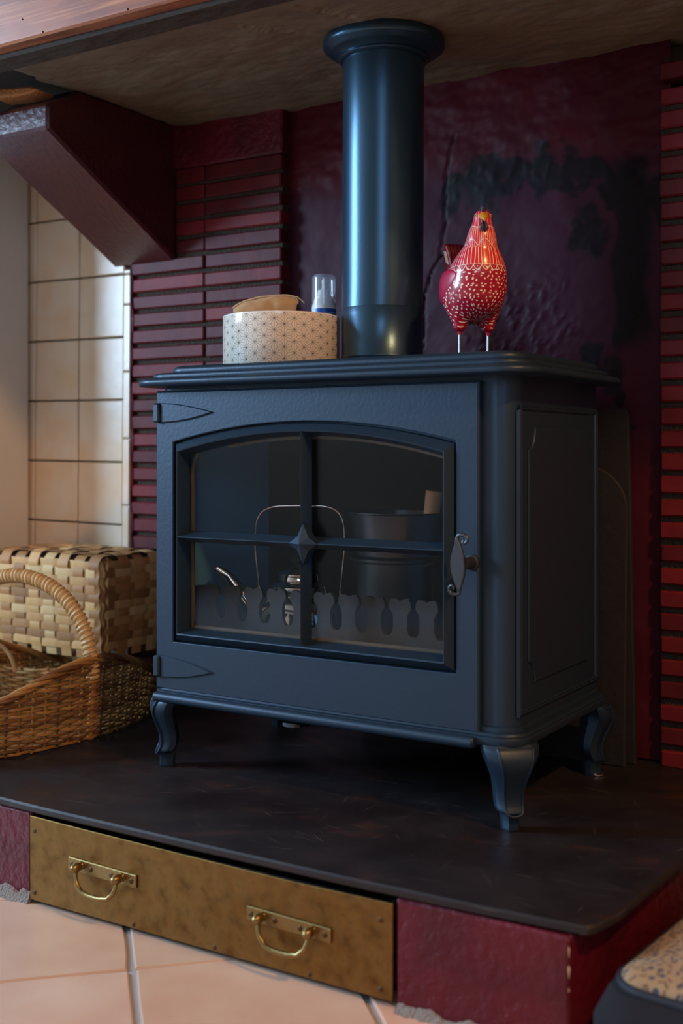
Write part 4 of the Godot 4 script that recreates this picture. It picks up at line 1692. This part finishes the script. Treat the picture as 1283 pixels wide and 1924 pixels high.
func hen() -> void:
	var o := thing("hen_figurine", "red hand-painted hen figurine with cream speckles standing on metal rod legs", "figurine", Vector3(0.556, 0.597, -0.195))
	o.scale = Vector3.ONE * 0.955
	o.rotation.y = 0.86
	var net := surface_net(hen_sd, Vector3(-0.072, 0.04, -0.135), Vector3(0.072, 0.28, 0.085), 0.0034)
	var vs: PackedVector3Array = net[0]
	var mb := Mb.new()
	var uvof := func(v: Vector3) -> Vector2:
		return Vector2(0.5 + atan2(v.x, v.z - 0.02 if v.y < 0.2 else v.z - 0.034) / TAU, 1.0 - v.y / 0.28)
	for q in net[1]:
		var a := vs[q[0]]
		var b := vs[q[1]]
		var c := vs[q[2]]
		var d := vs[q[3]]
		var u := [uvof.call(a), uvof.call(b), uvof.call(c), uvof.call(d)]
		var hi := 0.0
		for e in u: hi = maxf(hi, e.x)
		for e in 4:
			if hi - u[e].x > 0.5: u[e] = u[e] + Vector2(1, 0)
		# outward winding
		var g := (a + b + c + d) / 4.0
		var e1 := 0.002
		var grad := Vector3(hen_sd(g + Vector3(e1, 0, 0)) - hen_sd(g - Vector3(e1, 0, 0)), hen_sd(g + Vector3(0, e1, 0)) - hen_sd(g - Vector3(0, e1, 0)), hen_sd(g + Vector3(0, 0, e1)) - hen_sd(g - Vector3(0, 0, e1)))
		if (c - a).cross(b - a).dot(grad) > 0.0:
			mb.tri(a, b, c, 1, u[0], u[1], u[2])
			mb.tri(a, c, d, 1, u[0], u[2], u[3])
		else:
			mb.tri(a, c, b, 1, u[0], u[2], u[1])
			mb.tri(a, d, c, 1, u[0], u[3], u[2])
	var hm := mat(Color.WHITE, 0.3, 0.0, {"coat": 0.4, "coatr": 0.1})
	hm.albedo_texture = hen_texture()
	part("body", mb, hm, o, false)
	# beak
	mb = Mb.new()
	var bk := []
	for q in [[0.054, 0.2545, 0.0085, 0.0075], [0.060, 0.2525, 0.0068, 0.0062], [0.066, 0.249, 0.0045, 0.0042], [0.0705, 0.2445, 0.0015, 0.0015]]:
		var row := PackedVector3Array()
		for k in 14:
			var a := TAU * k / 14
			row.append(Vector3(q[2] * cos(a), q[1] + q[3] * sin(a), q[0]))
		bk.append(row)
	mb.grid(bk, true, false, 60.0, true)
	head(part("beak", mb, M.beak, o, false))
	# wattle: dark open loop under the beak
	mb = Mb.new()
	for s in [-1.0, 1.0]:
		mb.tube(PackedVector3Array([Vector3(s * 0.001, 0.2435, 0.061), Vector3(s * 0.0035, 0.238, 0.0635), Vector3(s * 0.0042, 0.231, 0.0645), Vector3(s * 0.0022, 0.2265, 0.0640)]), [0.0016, 0.0027, 0.0034, 0.0018], 10)
	head(part("wattle", mb, M.comb, o, false))
	# comb
	mb = Mb.new()
	mb.extrude(PackedVector2Array([Vector2(-0.014, 0.0), Vector2(0.014, 0.0), Vector2(0.017, 0.006), Vector2(0.012, 0.012), Vector2(0.008, 0.007), Vector2(0.003, 0.0135), Vector2(-0.003, 0.008), Vector2(-0.009, 0.012), Vector2(-0.016, 0.006)]), -0.0045, 0.0045, 0.0018, Transform3D(Basis(Vector3.UP, -PI / 2), Vector3(0, 0.264, 0.042)))
	head(part("comb", mb, M.comb, o, false))
	for s in [-1.0, 1.0]:
		mb = Mb.new()
		mb.lathe([Vector2(0, 0.0012), Vector2(0.002, 0.0008), Vector2(0.0028, -0.0005), Vector2(0.0028, -0.002), Vector2(0, -0.002)], 14, Vector3(s * 0.0135, 0.2565, 0.0505), Basis(Vector3.UP, s * 0.75) * Basis(Vector3.RIGHT, PI / 2))
		var ey := part("eye", mb, M.eyew, o, false)
		head(ey)
		mb = Mb.new()
		mb.lathe([Vector2(0, 0.0009), Vector2(0.0011, 0.0004), Vector2(0.0012, -0.001), Vector2(0, -0.001)], 10, Vector3(s * 0.0142, 0.2565, 0.0513), Basis(Vector3.UP, s * 0.75) * Basis(Vector3.RIGHT, PI / 2))
		part("pupil", mb, M.comb, ey, false)
		# wing: flattened lobe along the flank
		mb = Mb.new()
		var rows := []
		for i in 13:
			var t := i / 12.0
			var r := pow(sin(PI * clampf(t * 0.96 + 0.02, 0.0, 1.0)), 0.6)
			var row := PackedVector3Array()
			for k in 16:
				var a := TAU * k / 16
				var z := lerpf(0.035, -0.080, t)
				row.append(Vector3(s * (0.0495 + 0.006 * sin(PI * t) + 0.0075 * r * cos(a) - 0.024 * t * t), 0.150 - 0.012 * t + 0.028 * r * sin(a) - 0.01 * sin(PI * t), z))
			rows.append(row)
		mb.grid(rows, true, false, 80.0, true)
		var wg := part("wing", mb, M.wing, o, false)
		# rod leg with ferrule
		mb = Mb.new()
		mb.lathe([Vector2(0, 0), Vector2(0.0024, 0), Vector2(0.0024, 0.058), Vector2(0, 0.058)], 14, Vector3(s * 0.028, 0.0, 0.002))
		var lg := part("leg", mb, M.rod, o, false)
		mb = Mb.new()
		mb.lathe([Vector2(0, 0.047), Vector2(0.0036, 0.047), Vector2(0.0042, 0.052), Vector2(0.0065, 0.058), Vector2(0, 0.06)], 14, Vector3(s * 0.028, 0.0, 0.002))
		part("ferrule", mb, M.wing, lg, false)
	# tail: three overlapping feather slabs with cream strokes
	for k in 5:
		var a := -0.34 + k * 0.17
		mb = Mb.new()
		var xf := Transform3D(Basis(Vector3.FORWARD, a * 0.5) * Basis(Vector3.RIGHT, 0.0), Vector3((k - 2) * 0.004, 0.168, -0.078)) * Transform3D(Basis(Vector3.UP, PI / 2 + a * 0.4), Vector3.ZERO)
		mb.extrude(PackedVector2Array([Vector2(-0.012, -0.03), Vector2(0.012, -0.03), Vector2(0.026, 0.0), Vector2(0.034, 0.03), Vector2(0.030, 0.052), Vector2(0.016, 0.062), Vector2(0.004, 0.056), Vector2(-0.006, 0.03)]), -0.004, 0.004, 0.002, xf)
		var tf := part("tail_feather", mb, M.tail, o, false)
		for s in 4:
			var st := Mb.new()
			st.tube(PackedVector3Array([xf * Vector3(0.002 + s * 0.005, 0.02 + s * 0.002, -0.0042), xf * Vector3(0.008 + s * 0.005, 0.046 + s * 0.001, -0.0040)]), 0.0006, 5)
			part("stroke", st, M.strike, tf, false)


# ---------------------------------------------------------------- inside the stove
func kettle_and_pans() -> void:
	var kt := thing("kettle", "shiny steel kettle with curved spout and wire handle behind the stove glass", "kettle", Vector3(0.184, 0.055, -0.205))
	kt.rotation.y = 0.56
	var mb := Mb.new()
	mb.lathe([Vector2(0, 0), Vector2(0.078, 0), Vector2(0.086, 0.006), Vector2(0.089, 0.025), Vector2(0.087, 0.05), Vector2(0.081, 0.078), Vector2(0.070, 0.098), Vector2(0.059, 0.108), Vector2(0.0555, 0.112), Vector2(0.054, 0.126), Vector2(0.050, 0.130), Vector2(0.042, 0.132), Vector2(0.04, 0.136), Vector2(0, 0.136)], 64, Vector3.ZERO, Basis.IDENTITY, 60.0)
	part("kettle_body", mb, M.steel, kt, false)
	mb = Mb.new()
	mb.lathe([Vector2(0.039, 0.136), Vector2(0.0415, 0.138), Vector2(0.0405, 0.150), Vector2(0.037, 0.154), Vector2(0.024, 0.160), Vector2(0.01, 0.163), Vector2(0, 0.163)], 48)
	part("lid", mb, M.steel, kt, false)
	mb = Mb.new()
	mb.lathe([Vector2(0, 0.162), Vector2(0.006, 0.162), Vector2(0.007, 0.168), Vector2(0.016, 0.172), Vector2(0.019, 0.179), Vector2(0.015, 0.186), Vector2(0, 0.189)], 32)
	part("knob", mb, M.black, kt, false)
	mb = Mb.new()
	mb.tube(PackedVector3Array([Vector3(-0.070, 0.065, 0), Vector3(-0.098, 0.092, 0), Vector3(-0.120, 0.122, 0), Vector3(-0.138, 0.146, 0), Vector3(-0.160, 0.160, 0)]), [0.020, 0.0155, 0.0115, 0.009, 0.008], 20)
	part("spout", mb, M.steel, kt, false)
	mb = Mb.new()
	var path := PackedVector3Array([Vector3(-0.078, 0.118, 0)])
	for i in 21:
		var a := PI * i / 20.0
		path.append(Vector3(-0.086 * signf(cos(a)) * pow(absf(cos(a)), 0.45), 0.20 + 0.080 * pow(sin(a), 0.5), 0))
	path.append(Vector3(0.078, 0.118, 0))
	mb.tube(path, 0.0022, 10)
	for s in [-1, 1]:
		mb.box(Vector3(s * 0.077, 0.112, 0), Vector3(0.006, 0.016, 0.016), 0.002)
	part("bail_handle", mb, M.steel, kt, false)
	# square-shouldered dark pot and shallow pan stacked behind
	var pt := thing("enamel_pot", "dark enamel pot with two small lugs inside the stove, right of the kettle", "pot", Vector3(0.374, 0.055, -0.238))
	mb = Mb.new()
	mb.lathe([Vector2(0, 0), Vector2(0.066, 0), Vector2(0.07, 0.004), Vector2(0.072, 0.18), Vector2(0.075, 0.183), Vector2(0.075, 0.188), Vector2(0.071, 0.189), Vector2(0.068, 0.184), Vector2(0.066, 0.006), Vector2(0, 0.006)], 56)
	part("pot_body", mb, M.pan, pt, false)
	for s in [-1, 1]:
		mb = Mb.new()
		mb.tube(PackedVector3Array([Vector3(s * 0.071, 0.176, -0.016), Vector3(s * 0.086, 0.182, -0.013), Vector3(s * 0.09, 0.183, 0.0), Vector3(s * 0.086, 0.182, 0.013), Vector3(s * 0.071, 0.176, 0.016)]), 0.0035, 8)
		part("lug", mb, M.pan, pt, false)
	var pn := thing("shallow_pan", "black shallow round pan resting on the pot inside the stove", "pan", Vector3(0.386, 0.2445, -0.236))
	mb = Mb.new()
	mb.lathe([Vector2(0, 0), Vector2(0.074, 0), Vector2(0.080, 0.005), Vector2(0.092, 0.08), Vector2(0.0945, 0.082), Vector2(0.0935, 0.084), Vector2(0.089, 0.082), Vector2(0.077, 0.007), Vector2(0, 0.006)], 64)
	part("pan_body", mb, M.pan, pn, false)
	var ck := thing("cork_stopper", "tan cork stopper standing up out of the black pan", "cork", Vector3(0.442, 0.2535, -0.238))
	ck.rotation.z = -0.13
	mb = Mb.new()
	mb.lathe([Vector2(0, 0), Vector2(0.0125, 0), Vector2(0.0135, 0.002), Vector2(0.0155, 0.112), Vector2(0.0145, 0.115), Vector2(0, 0.115)], 28)
	part("stopper", mb, M.cork, ck, false)


# ---------------------------------------------------------------- baskets
func rim_y(a: float) -> float:
	var c := absf(cos(a))
	return -0.072 + 0.088 * pow(c, 5.0)


func oval(a: float, k: float) -> Vector3:
	return Vector3(-0.452 + (0.212 + k) * cos(a), 0, -0.085 + (0.36 + k) * sin(a))


func baskets() -> void:
	var b := thing("wicker_basket", "long oval brown wicker log basket with a wrapped cane arch handle", "basket", Vector3(-0.452, -0.147, -0.085))
	var stakes := 76
	var yb := -0.145
	# woven rows
	var row := 0
	var y := yb + 0.004
	while y < 0.012:
		var t := (y - yb) / 0.16
		var fl := -0.008 + 0.014 * t
		var pts := PackedVector3Array()
		var runs := []
		var n := stakes * 4
		for i in n + 1:
			var a := TAU * i / float(n)
			var ok := y < rim_y(a) - 0.003
			if ok:
				var w := 0.0036 * cos(float(i) / 4.0 * PI + row * PI)
				var q := oval(a, fl + w)
				pts.append(Vector3(q.x, y + 0.0008 * sin(i * 0.9 + row), q.z))
			if (not ok or i == n) and pts.size() > 0:
				if pts.size() > 3:
					runs.append(pts)
				pts = PackedVector3Array()
		for r in runs:
			var mb := Mb.new()
			mb.tube(r, 0.0030 + 0.0003 * sin(row * 2.1), 6)
			part("weaver", mb, M.wicker[(row * 7 + row / 3) % 4], b)
		row += 1
		y += 0.0072
	for i in stakes:
		var a := TAU * i / stakes
		var mb := Mb.new()
		var q0 := oval(a, -0.010)
		var q1 := oval(a, 0.004)
		var big := 0.0065 if i == 0 or i == stakes / 2 else 0.0030
		mb.tube(PackedVector3Array([Vector3(q0.x, yb, q0.z), Vector3((q0.x + q1.x) / 2, (yb + rim_y(a)) / 2, (q0.z + q1.z) / 2), Vector3(q1.x, rim_y(a), q1.z)]), big, 7)
		part("stake", mb, M.wicker[i % 4], b)
	# bottom
	var mb := Mb.new()
	var rows := []
	for k in [-0.2, -0.02]:
		var r := PackedVector3Array()
		for i in 60:
			var q := oval(TAU * i / 60.0, k)
			r.append(Vector3(q.x, yb, q.z))
		rows.append(r)
	var r2 := PackedVector3Array()
	for q in rows[1]:
		r2.append(q + Vector3(0, 0.008, 0))
	mb.grid([rows[1], r2], true, false, 30.0, true)
	part("bottom", mb, M.wicker[2], b)
	# plaited rim
	for k in 4:
		mb = Mb.new()
		var pth := PackedVector3Array()
		for i in 220:
			var a := TAU * i / 220.0
			var ph := a * 16.0 + k * TAU / 4.0
			var q := oval(a, 0.004 + 0.006 * cos(ph))
			pth.append(Vector3(q.x, rim_y(a) + 0.003 + 0.0055 * sin(ph), q.z))
		mb.tube(pth, 0.0046, 7, true)
		part("rim_cane", mb, M.wicker[(k + 1) % 4], b)
	# arch handle wrapped with cane
	var hp := PackedVector3Array()
	for i in 49:
		var a := PI * i / 48.0
		hp.append(Vector3(-0.452 + 0.209 * cos(a), -0.02 + 0.195 * pow(sin(a), 0.85), -0.085))
	mb = Mb.new()
	mb.tube(hp, 0.0125, 12)
	var hd := part("handle", mb, M.cane, b)
	mb = Mb.new()
	var wr := PackedVector3Array()
	var turns := 62.0
	var hc := Curve3D.new()
	hc.bake_interval = 0.004
	for q in hp: hc.add_point(q)
	var L := hc.get_baked_length()
	for i in 1240:
		var t := i / 1239.0
		var c := hc.sample_baked(L * t)
		var d := (hc.sample_baked(minf(L, L * t + 0.003)) - hc.sample_baked(maxf(0.0, L * t - 0.003))).normalized()
		var nn := Vector3.BACK
		var bb := d.cross(nn).normalized()
		var ph := t * turns * TAU
		wr.append(c + (nn * cos(ph) + bb * sin(ph)) * 0.0128)
	mb.tube(wr, 0.0034, 5)
	part("cane_wrap", mb, M.cane, hd)
	small_basket()
	splint_basket()


func small_basket() -> void:
	# a small basket standing inside the large one, under the splint box
	var c := Vector3(-0.565, -0.137, -0.26)
	var b := thing("small_wicker_basket", "small tan basket with a thin loop handle inside the oval wicker basket", "basket", c)
	var row := 0
	var y := 0.003
	while y < 0.094:
		var mb := Mb.new()
		var p := PackedVector3Array()
		for i in 144:
			var a := TAU * i / 144.0
			var r := 0.082 + 0.018 * y / 0.1 + 0.0028 * cos(i * PI / 6.0 + row * PI)
			p.append(c + Vector3(r * cos(a) * 1.25, y, r * sin(a)))
		mb.tube(p, 0.0034, 6, true)
		part("weaver", mb, M.cane if row % 3 else M.wicker[1], b)
		row += 1
		y += 0.0064
	for i in 24:
		var a := TAU * i / 24.0
		var mb := Mb.new()
		mb.tube(PackedVector3Array([c + Vector3(0.081 * cos(a) * 1.25, 0, 0.081 * sin(a)), c + Vector3(0.1 * cos(a) * 1.25, 0.099, 0.1 * sin(a))]), 0.003, 6)
		part("stake", mb, M.wicker[0], b)
	var mb := Mb.new()
	mb.lathe([Vector2(0, 0), Vector2(0.08, 0), Vector2(0.08, 0.004), Vector2(0, 0.004)], 32, c)
	part("bottom", mb, M.wicker[2], b)
	mb = Mb.new()
	var hp := PackedVector3Array()
	for i in 25:
		var a := PI * i / 24.0
		hp.append(c + Vector3(-0.03 + 0.045 * cos(a), 0.088 + 0.055 * sin(a), 0.098 + 0.01 * sin(a)))
	mb.tube(hp, 0.0052, 8)
	part("loop_handle", mb, M.cane, b)


func splint_basket() -> void:
	var X1 := -0.415
	var X0 := -0.80
	var Z1 := -0.292
	var Z0 := -0.497
	var Y0 := -0.035
	var Y1 := 0.197
	var b := thing("splint_basket", "upturned chestnut splint basket of wide woven strips resting on the wicker baskets", "basket", Vector3((X0 + X1) / 2, Y0, (Z0 + Z1) / 2))
	var R := 0.022
	var A := 0.0018
	# added inner sheet, its dark brown stands in for shade in the gaps
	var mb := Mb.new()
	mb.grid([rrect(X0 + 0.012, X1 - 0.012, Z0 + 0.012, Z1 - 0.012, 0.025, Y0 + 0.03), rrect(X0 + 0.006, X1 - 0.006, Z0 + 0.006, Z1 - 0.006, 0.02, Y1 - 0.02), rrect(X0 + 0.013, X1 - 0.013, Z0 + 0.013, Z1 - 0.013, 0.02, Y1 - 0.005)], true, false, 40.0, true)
	part("gap_shade", mb, mat(C(84, 58, 34), 0.9), b)
	var px := 0.048       # stake pitch
	var nxs := int(round((X1 - X0) / px))
	var nzs := int(round((Z1 - Z0) / px))
	# horizontal weavers, closed rings
	var rows := 11
	for r in rows:
		var y := lerpf(Y0 + 0.028, Y1 - 0.018, r / float(rows - 1))
		var h := (y - Y0) / (Y1 - Y0)
		var inset := 0.012 * pow(1.0 - h, 2.0) + 0.006 * pow(h, 6.0)
		var loop := rrect(X0 + inset, X1 - inset, Z0 + inset, Z1 - inset, R, y, 6)
		# resample the loop
		var cu := Curve3D.new()
		cu.bake_interval = 0.002
		for q in loop: cu.add_point(q)
		cu.add_point(loop[0])
		var L := cu.get_baked_length()
		var n := 300
		var path := PackedVector3Array()
		var nor := PackedVector3Array()
		var wid := PackedVector3Array()
		for i in n:
			var s := L * i / n
			var q := cu.sample_baked(s)
			var t := (cu.sample_baked(fmod(s + 0.004, L)) - cu.sample_baked(fmod(s + L - 0.004, L))).normalized()
			var o := Vector3(t.z, 0, -t.x)
			if o.dot(q - Vector3((X0 + X1) / 2, y, (Z0 + Z1) / 2)) < 0: o = -o
			var ph := 0.0
			if absf(o.z) > absf(o.x): ph = (q.x - X0) / ((X1 - X0) / nxs)
			else: ph = (q.z - Z0) / ((Z1 - Z0) / nzs) + 1.0
			var wv := clampf(1.8 * sin(PI * ph), -1.0, 1.0) * (1.0 if r % 2 == 0 else -1.0)
			path.append(q + o * (A * wv + 0.0005) + Vector3(0, 0.0012 * sin(s * 25.0 + r), 0))
			nor.append(o)
			wid.append(Vector3.UP)
		mb = Mb.new()
		mb.strip(path, nor, wid, 0.0192, 0.0013, true)
		part("weaver", mb, M.splint[(r * 3 + 1) % 5], b)
	# corner stakes
	for q in [[1, 1], [1, -1], [-1, 1], [-1, -1]]:
		var o := Vector3(q[0], 0, q[1]).normalized()
		var c := Vector3(X1 - R if q[0] > 0 else X0 + R, 0, Z1 - R if q[1] > 0 else Z0 + R)
		var path := PackedVector3Array()
		var nor := PackedVector3Array()
		var wid := PackedVector3Array()
		for i in 60:
			var y := lerpf(Y0, Y1 + 0.002, i / 59.0)
			var bend := 0.022 * pow(clampf((y - (Y1 - 0.03)) / 0.032, 0.0, 1.0), 2.0)
			var low := 0.012 * pow(1.0 - (y - Y0) / (Y1 - Y0), 2.0)
			path.append(c + o * (R - 0.0025 - bend - low * 1.2 + A * cos(PI * i / 5.4)) + Vector3.UP * y)
			nor.append(o)
			wid.append(Vector3(o.z, 0, -o.x))
		mb = Mb.new()
		mb.strip(path, nor, wid, 0.031, 0.0013)
		part("stake", mb, M.splint[3], b)
	# stakes that climb the sides and cross the top
	for pass_ in 2:
		var cnt := nxs if pass_ == 0 else nzs
		for k in cnt:
			var c := lerpf(X0, X1, (k + 0.5) / cnt) if pass_ == 0 else lerpf(Z0, Z1, (k + 0.5) / cnt)
			var w0 := Z0 if pass_ == 0 else X0
			var w1 := Z1 if pass_ == 0 else X1
			var pr := []       # (w, y, normal angle)
			var m := 40
			for i in m:
				pr.append([w1 - 0.012 * pow(1.0 - i / float(m), 2.0), lerpf(Y0, Y1 - R, i / float(m)), 0.0])
			for i in 9:
				var a := PI / 2 * i / 8.0
				pr.append([w1 - R + R * cos(a), Y1 - R + R * sin(a), a])
			for i in range(1, 60):
				pr.append([lerpf(w1 - R, w0 + R, i / 60.0), Y1, PI / 2])
			for i in 9:
				var a := PI / 2 + PI / 2 * i / 8.0
				pr.append([w0 + R + R * cos(a), Y1 - R + R * sin(a), a])
			for i in range(1, m + 1):
				pr.append([w0 + 0.012 * pow(i / float(m), 2.0), lerpf(Y1 - R, Y0, i / float(m)), PI])
			var path := PackedVector3Array()
			var nor := PackedVector3Array()
			var wid := PackedVector3Array()
			var side := Vector3.RIGHT if pass_ == 0 else Vector3.BACK
			for q in pr:
				var nn: Vector3 = Vector3(0, sin(q[2]), cos(q[2])) if pass_ == 0 else Vector3(cos(q[2]), sin(q[2]), 0)
				var wv := 0.0
				var top := sin(q[2])
				if top < 0.7:
					var rr: float = (q[1] - (Y0 + 0.028)) / ((Y1 - 0.018 - Y0 - 0.028) / (rows - 1))
					var sgn := -1.0 if (k + pass_) % 2 == 0 else 1.0
					wv = clampf(1.8 * cos(PI * rr), -1.0, 1.0) * sgn if rr > -0.6 else 0.0
				else:
					var f: float = (q[0] - w0) / ((w1 - w0) / (nzs if pass_ == 0 else nxs))
					wv = clampf(1.8 * sin(PI * f), -1.0, 1.0) * (1.0 if (k + pass_) % 2 == 0 else -1.0)
				var p := Vector3(c, q[1], q[0]) if pass_ == 0 else Vector3(q[0], q[1], c)
				# domed top
				var dx := (p.x - (X0 + X1) / 2) / ((X1 - X0) / 2)
				var dz := (p.z - (Z0 + Z1) / 2) / ((Z1 - Z0) / 2)
				if top > 0.3:
					p.y += 0.012 * (1.0 - dx * dx) * (1.0 - dz * dz * 0.6) * top
				path.append(p + nn * (A * wv))
				nor.append(nn)
				wid.append(side)
			mb = Mb.new()
			mb.strip(path, nor, wid, 0.032, 0.0013)
			part("stake", mb, M.splint[(k * 2 + pass_ * 3) % 5], b)


# ---------------------------------------------------------------- boards, bed
func boards() -> void:
	var o := thing("square_board", "tall dark square-topped board leaning on the red wall behind the stove", "board", Vector3(0.5, -0.147, -0.505))
	var mb := Mb.new()
	var pl := PackedVector2Array()
	for q in [[0.15, 0.0], [0.748, 0.0]]:
		pl.append(Vector2(q[0], q[1]))
	pl.append(Vector2(0.728, 0.655))
	pl.append(Vector2(0.722, 0.668))
	pl.append(Vector2(0.15, 0.668))
	var xf := Transform3D(Basis(Vector3.RIGHT, -0.03), Vector3(0, -0.147, -0.490))
	mb.extrude(pl, -0.014, 0.0, 0.002, xf)
	part("board", mb, M.board, o)
	o = thing("round_topped_board", "dark round-shouldered board standing in front of the square one behind the stove", "board", Vector3(0.5, -0.147, -0.45))
	mb = Mb.new()
	pl = PackedVector2Array([Vector2(0.25, 0.0), Vector2(0.738, 0.0)])
	for i in 13:
		var a := PI / 2 * i / 12.0
		pl.append(Vector2(0.655 + 0.085 * cos(a), 0.475 + 0.085 * sin(a)))
	pl.append(Vector2(0.25, 0.56))
	mb.extrude(pl, -0.012, 0.0, 0.003, Transform3D(Basis(Vector3.RIGHT, -0.02), Vector3(0, -0.147, -0.458)))
	part("board", mb, M.board, o)


func bed() -> void:
	var c := Vector3(1.245, FLOOR, 0.075)
	var o := thing("pet_bed", "navy pet bed with a tan floral-print cushion beside the hearth", "pet bed", c)
	o.rotation.y = -0.10
	var hx := 0.262
	var hz := 0.262
	# padded base
	var mb := Mb.new()
	var rows := []
	for q in [[0.03, 0.001], [0.0, 0.012], [-0.016, 0.04], [-0.016, 0.07], [-0.004, 0.098], [0.006, 0.110], [0.02, 0.114], [0.06, 0.112]]:
		rows.append(rrect(-hx + q[0], hx - q[0], -hz + q[0], hz - q[0], 0.06, q[1], 10))
	mb.grid(rows, true, false, 80.0, true)
	part("base", mb, M.navy, o, false)
	# cushion
	var n := 512
	var im := Image.create(n, n, false, Image.FORMAT_RGB8)
	var nz := FastNoiseLite.new()
	nz.frequency = 0.02
	for y in n:
		for x in n:
			im.set_pixel(x, y, C(156, 128, 92).lerp(C(168, 144, 108), 0.5 + 0.5 * nz.get_noise_2d(x, y)))
	var r := RandomNumberGenerator.new()
	r.seed = 31
	var dotf := func(cx: float, cy: float, rad: float, col: Color) -> void:
		for j in range(-int(rad) - 1, int(rad) + 2):
			for i in range(-int(rad) - 1, int(rad) + 2):
				if Vector2(i, j).length() <= rad:
					im.set_pixel(posmod(int(cx) + i, n), posmod(int(cy) + j, n), col)
	for i in 31:
		for j in 31:
			var cx := (i + r.randf_range(0.2, 0.8)) * n / 31.0
			var cy := (j + r.randf_range(0.2, 0.8)) * n / 31.0
			var col := C(62, 66, 84) if r.randf() < 0.75 else C(110, 84, 66)
			if r.randf() < 0.45:
				for k in 5:
					var a := TAU * k / 5.0 + i
					dotf.call(cx + 3.7 * cos(a), cy + 3.7 * sin(a), 2.6, col)
			else:
				var a := r.randf() * PI
				for k in 5:
					dotf.call(cx + (k - 2) * 2.2 * cos(a), cy + (k - 2) * 2.2 * sin(a), 2.3, col)
	var cm := mat(Color.WHITE, 0.9, 0.0, {"rim": 0.2})
	cm.albedo_texture = ImageTexture.create_from_image(im)
	cm.uv1_scale = Vector3(1, 1, 1)
	mb = Mb.new()
	rows = []
	var us := []
	var prof := [[0.018, 0.108], [0.014, 0.116], [0.016, 0.123], [0.024, 0.129], [0.05, 0.134], [0.1, 0.138], [0.16, 0.140], [0.22, 0.141], [0.255, 0.141]]
	for q in prof:
		var loop := rrect(-hx + q[0], hx - q[0], -hz + q[0], hz - q[0], maxf(0.002, 0.05 - q[0]), q[1], 10)
		loop.append(loop[0])
		var ur := PackedVector2Array()
		for v in loop:
			ur.append(Vector2((v.x + hx) / 0.34, (v.z + hz) / 0.34))
		rows.append(loop)
		us.append(ur)
	mb.grid(rows, false, false, 80.0, false, us)
	part("cushion", mb, cm, o, false, "tan cushion with small dark flowers")
	mb = Mb.new()
	var loop := rrect(-hx + 0.012, hx - 0.012, -hz + 0.012, hz - 0.012, 0.045, 0.114, 10)
	mb.tube(loop, 0.006, 8, true)
	part("piping", mb, M.piping, o, false)
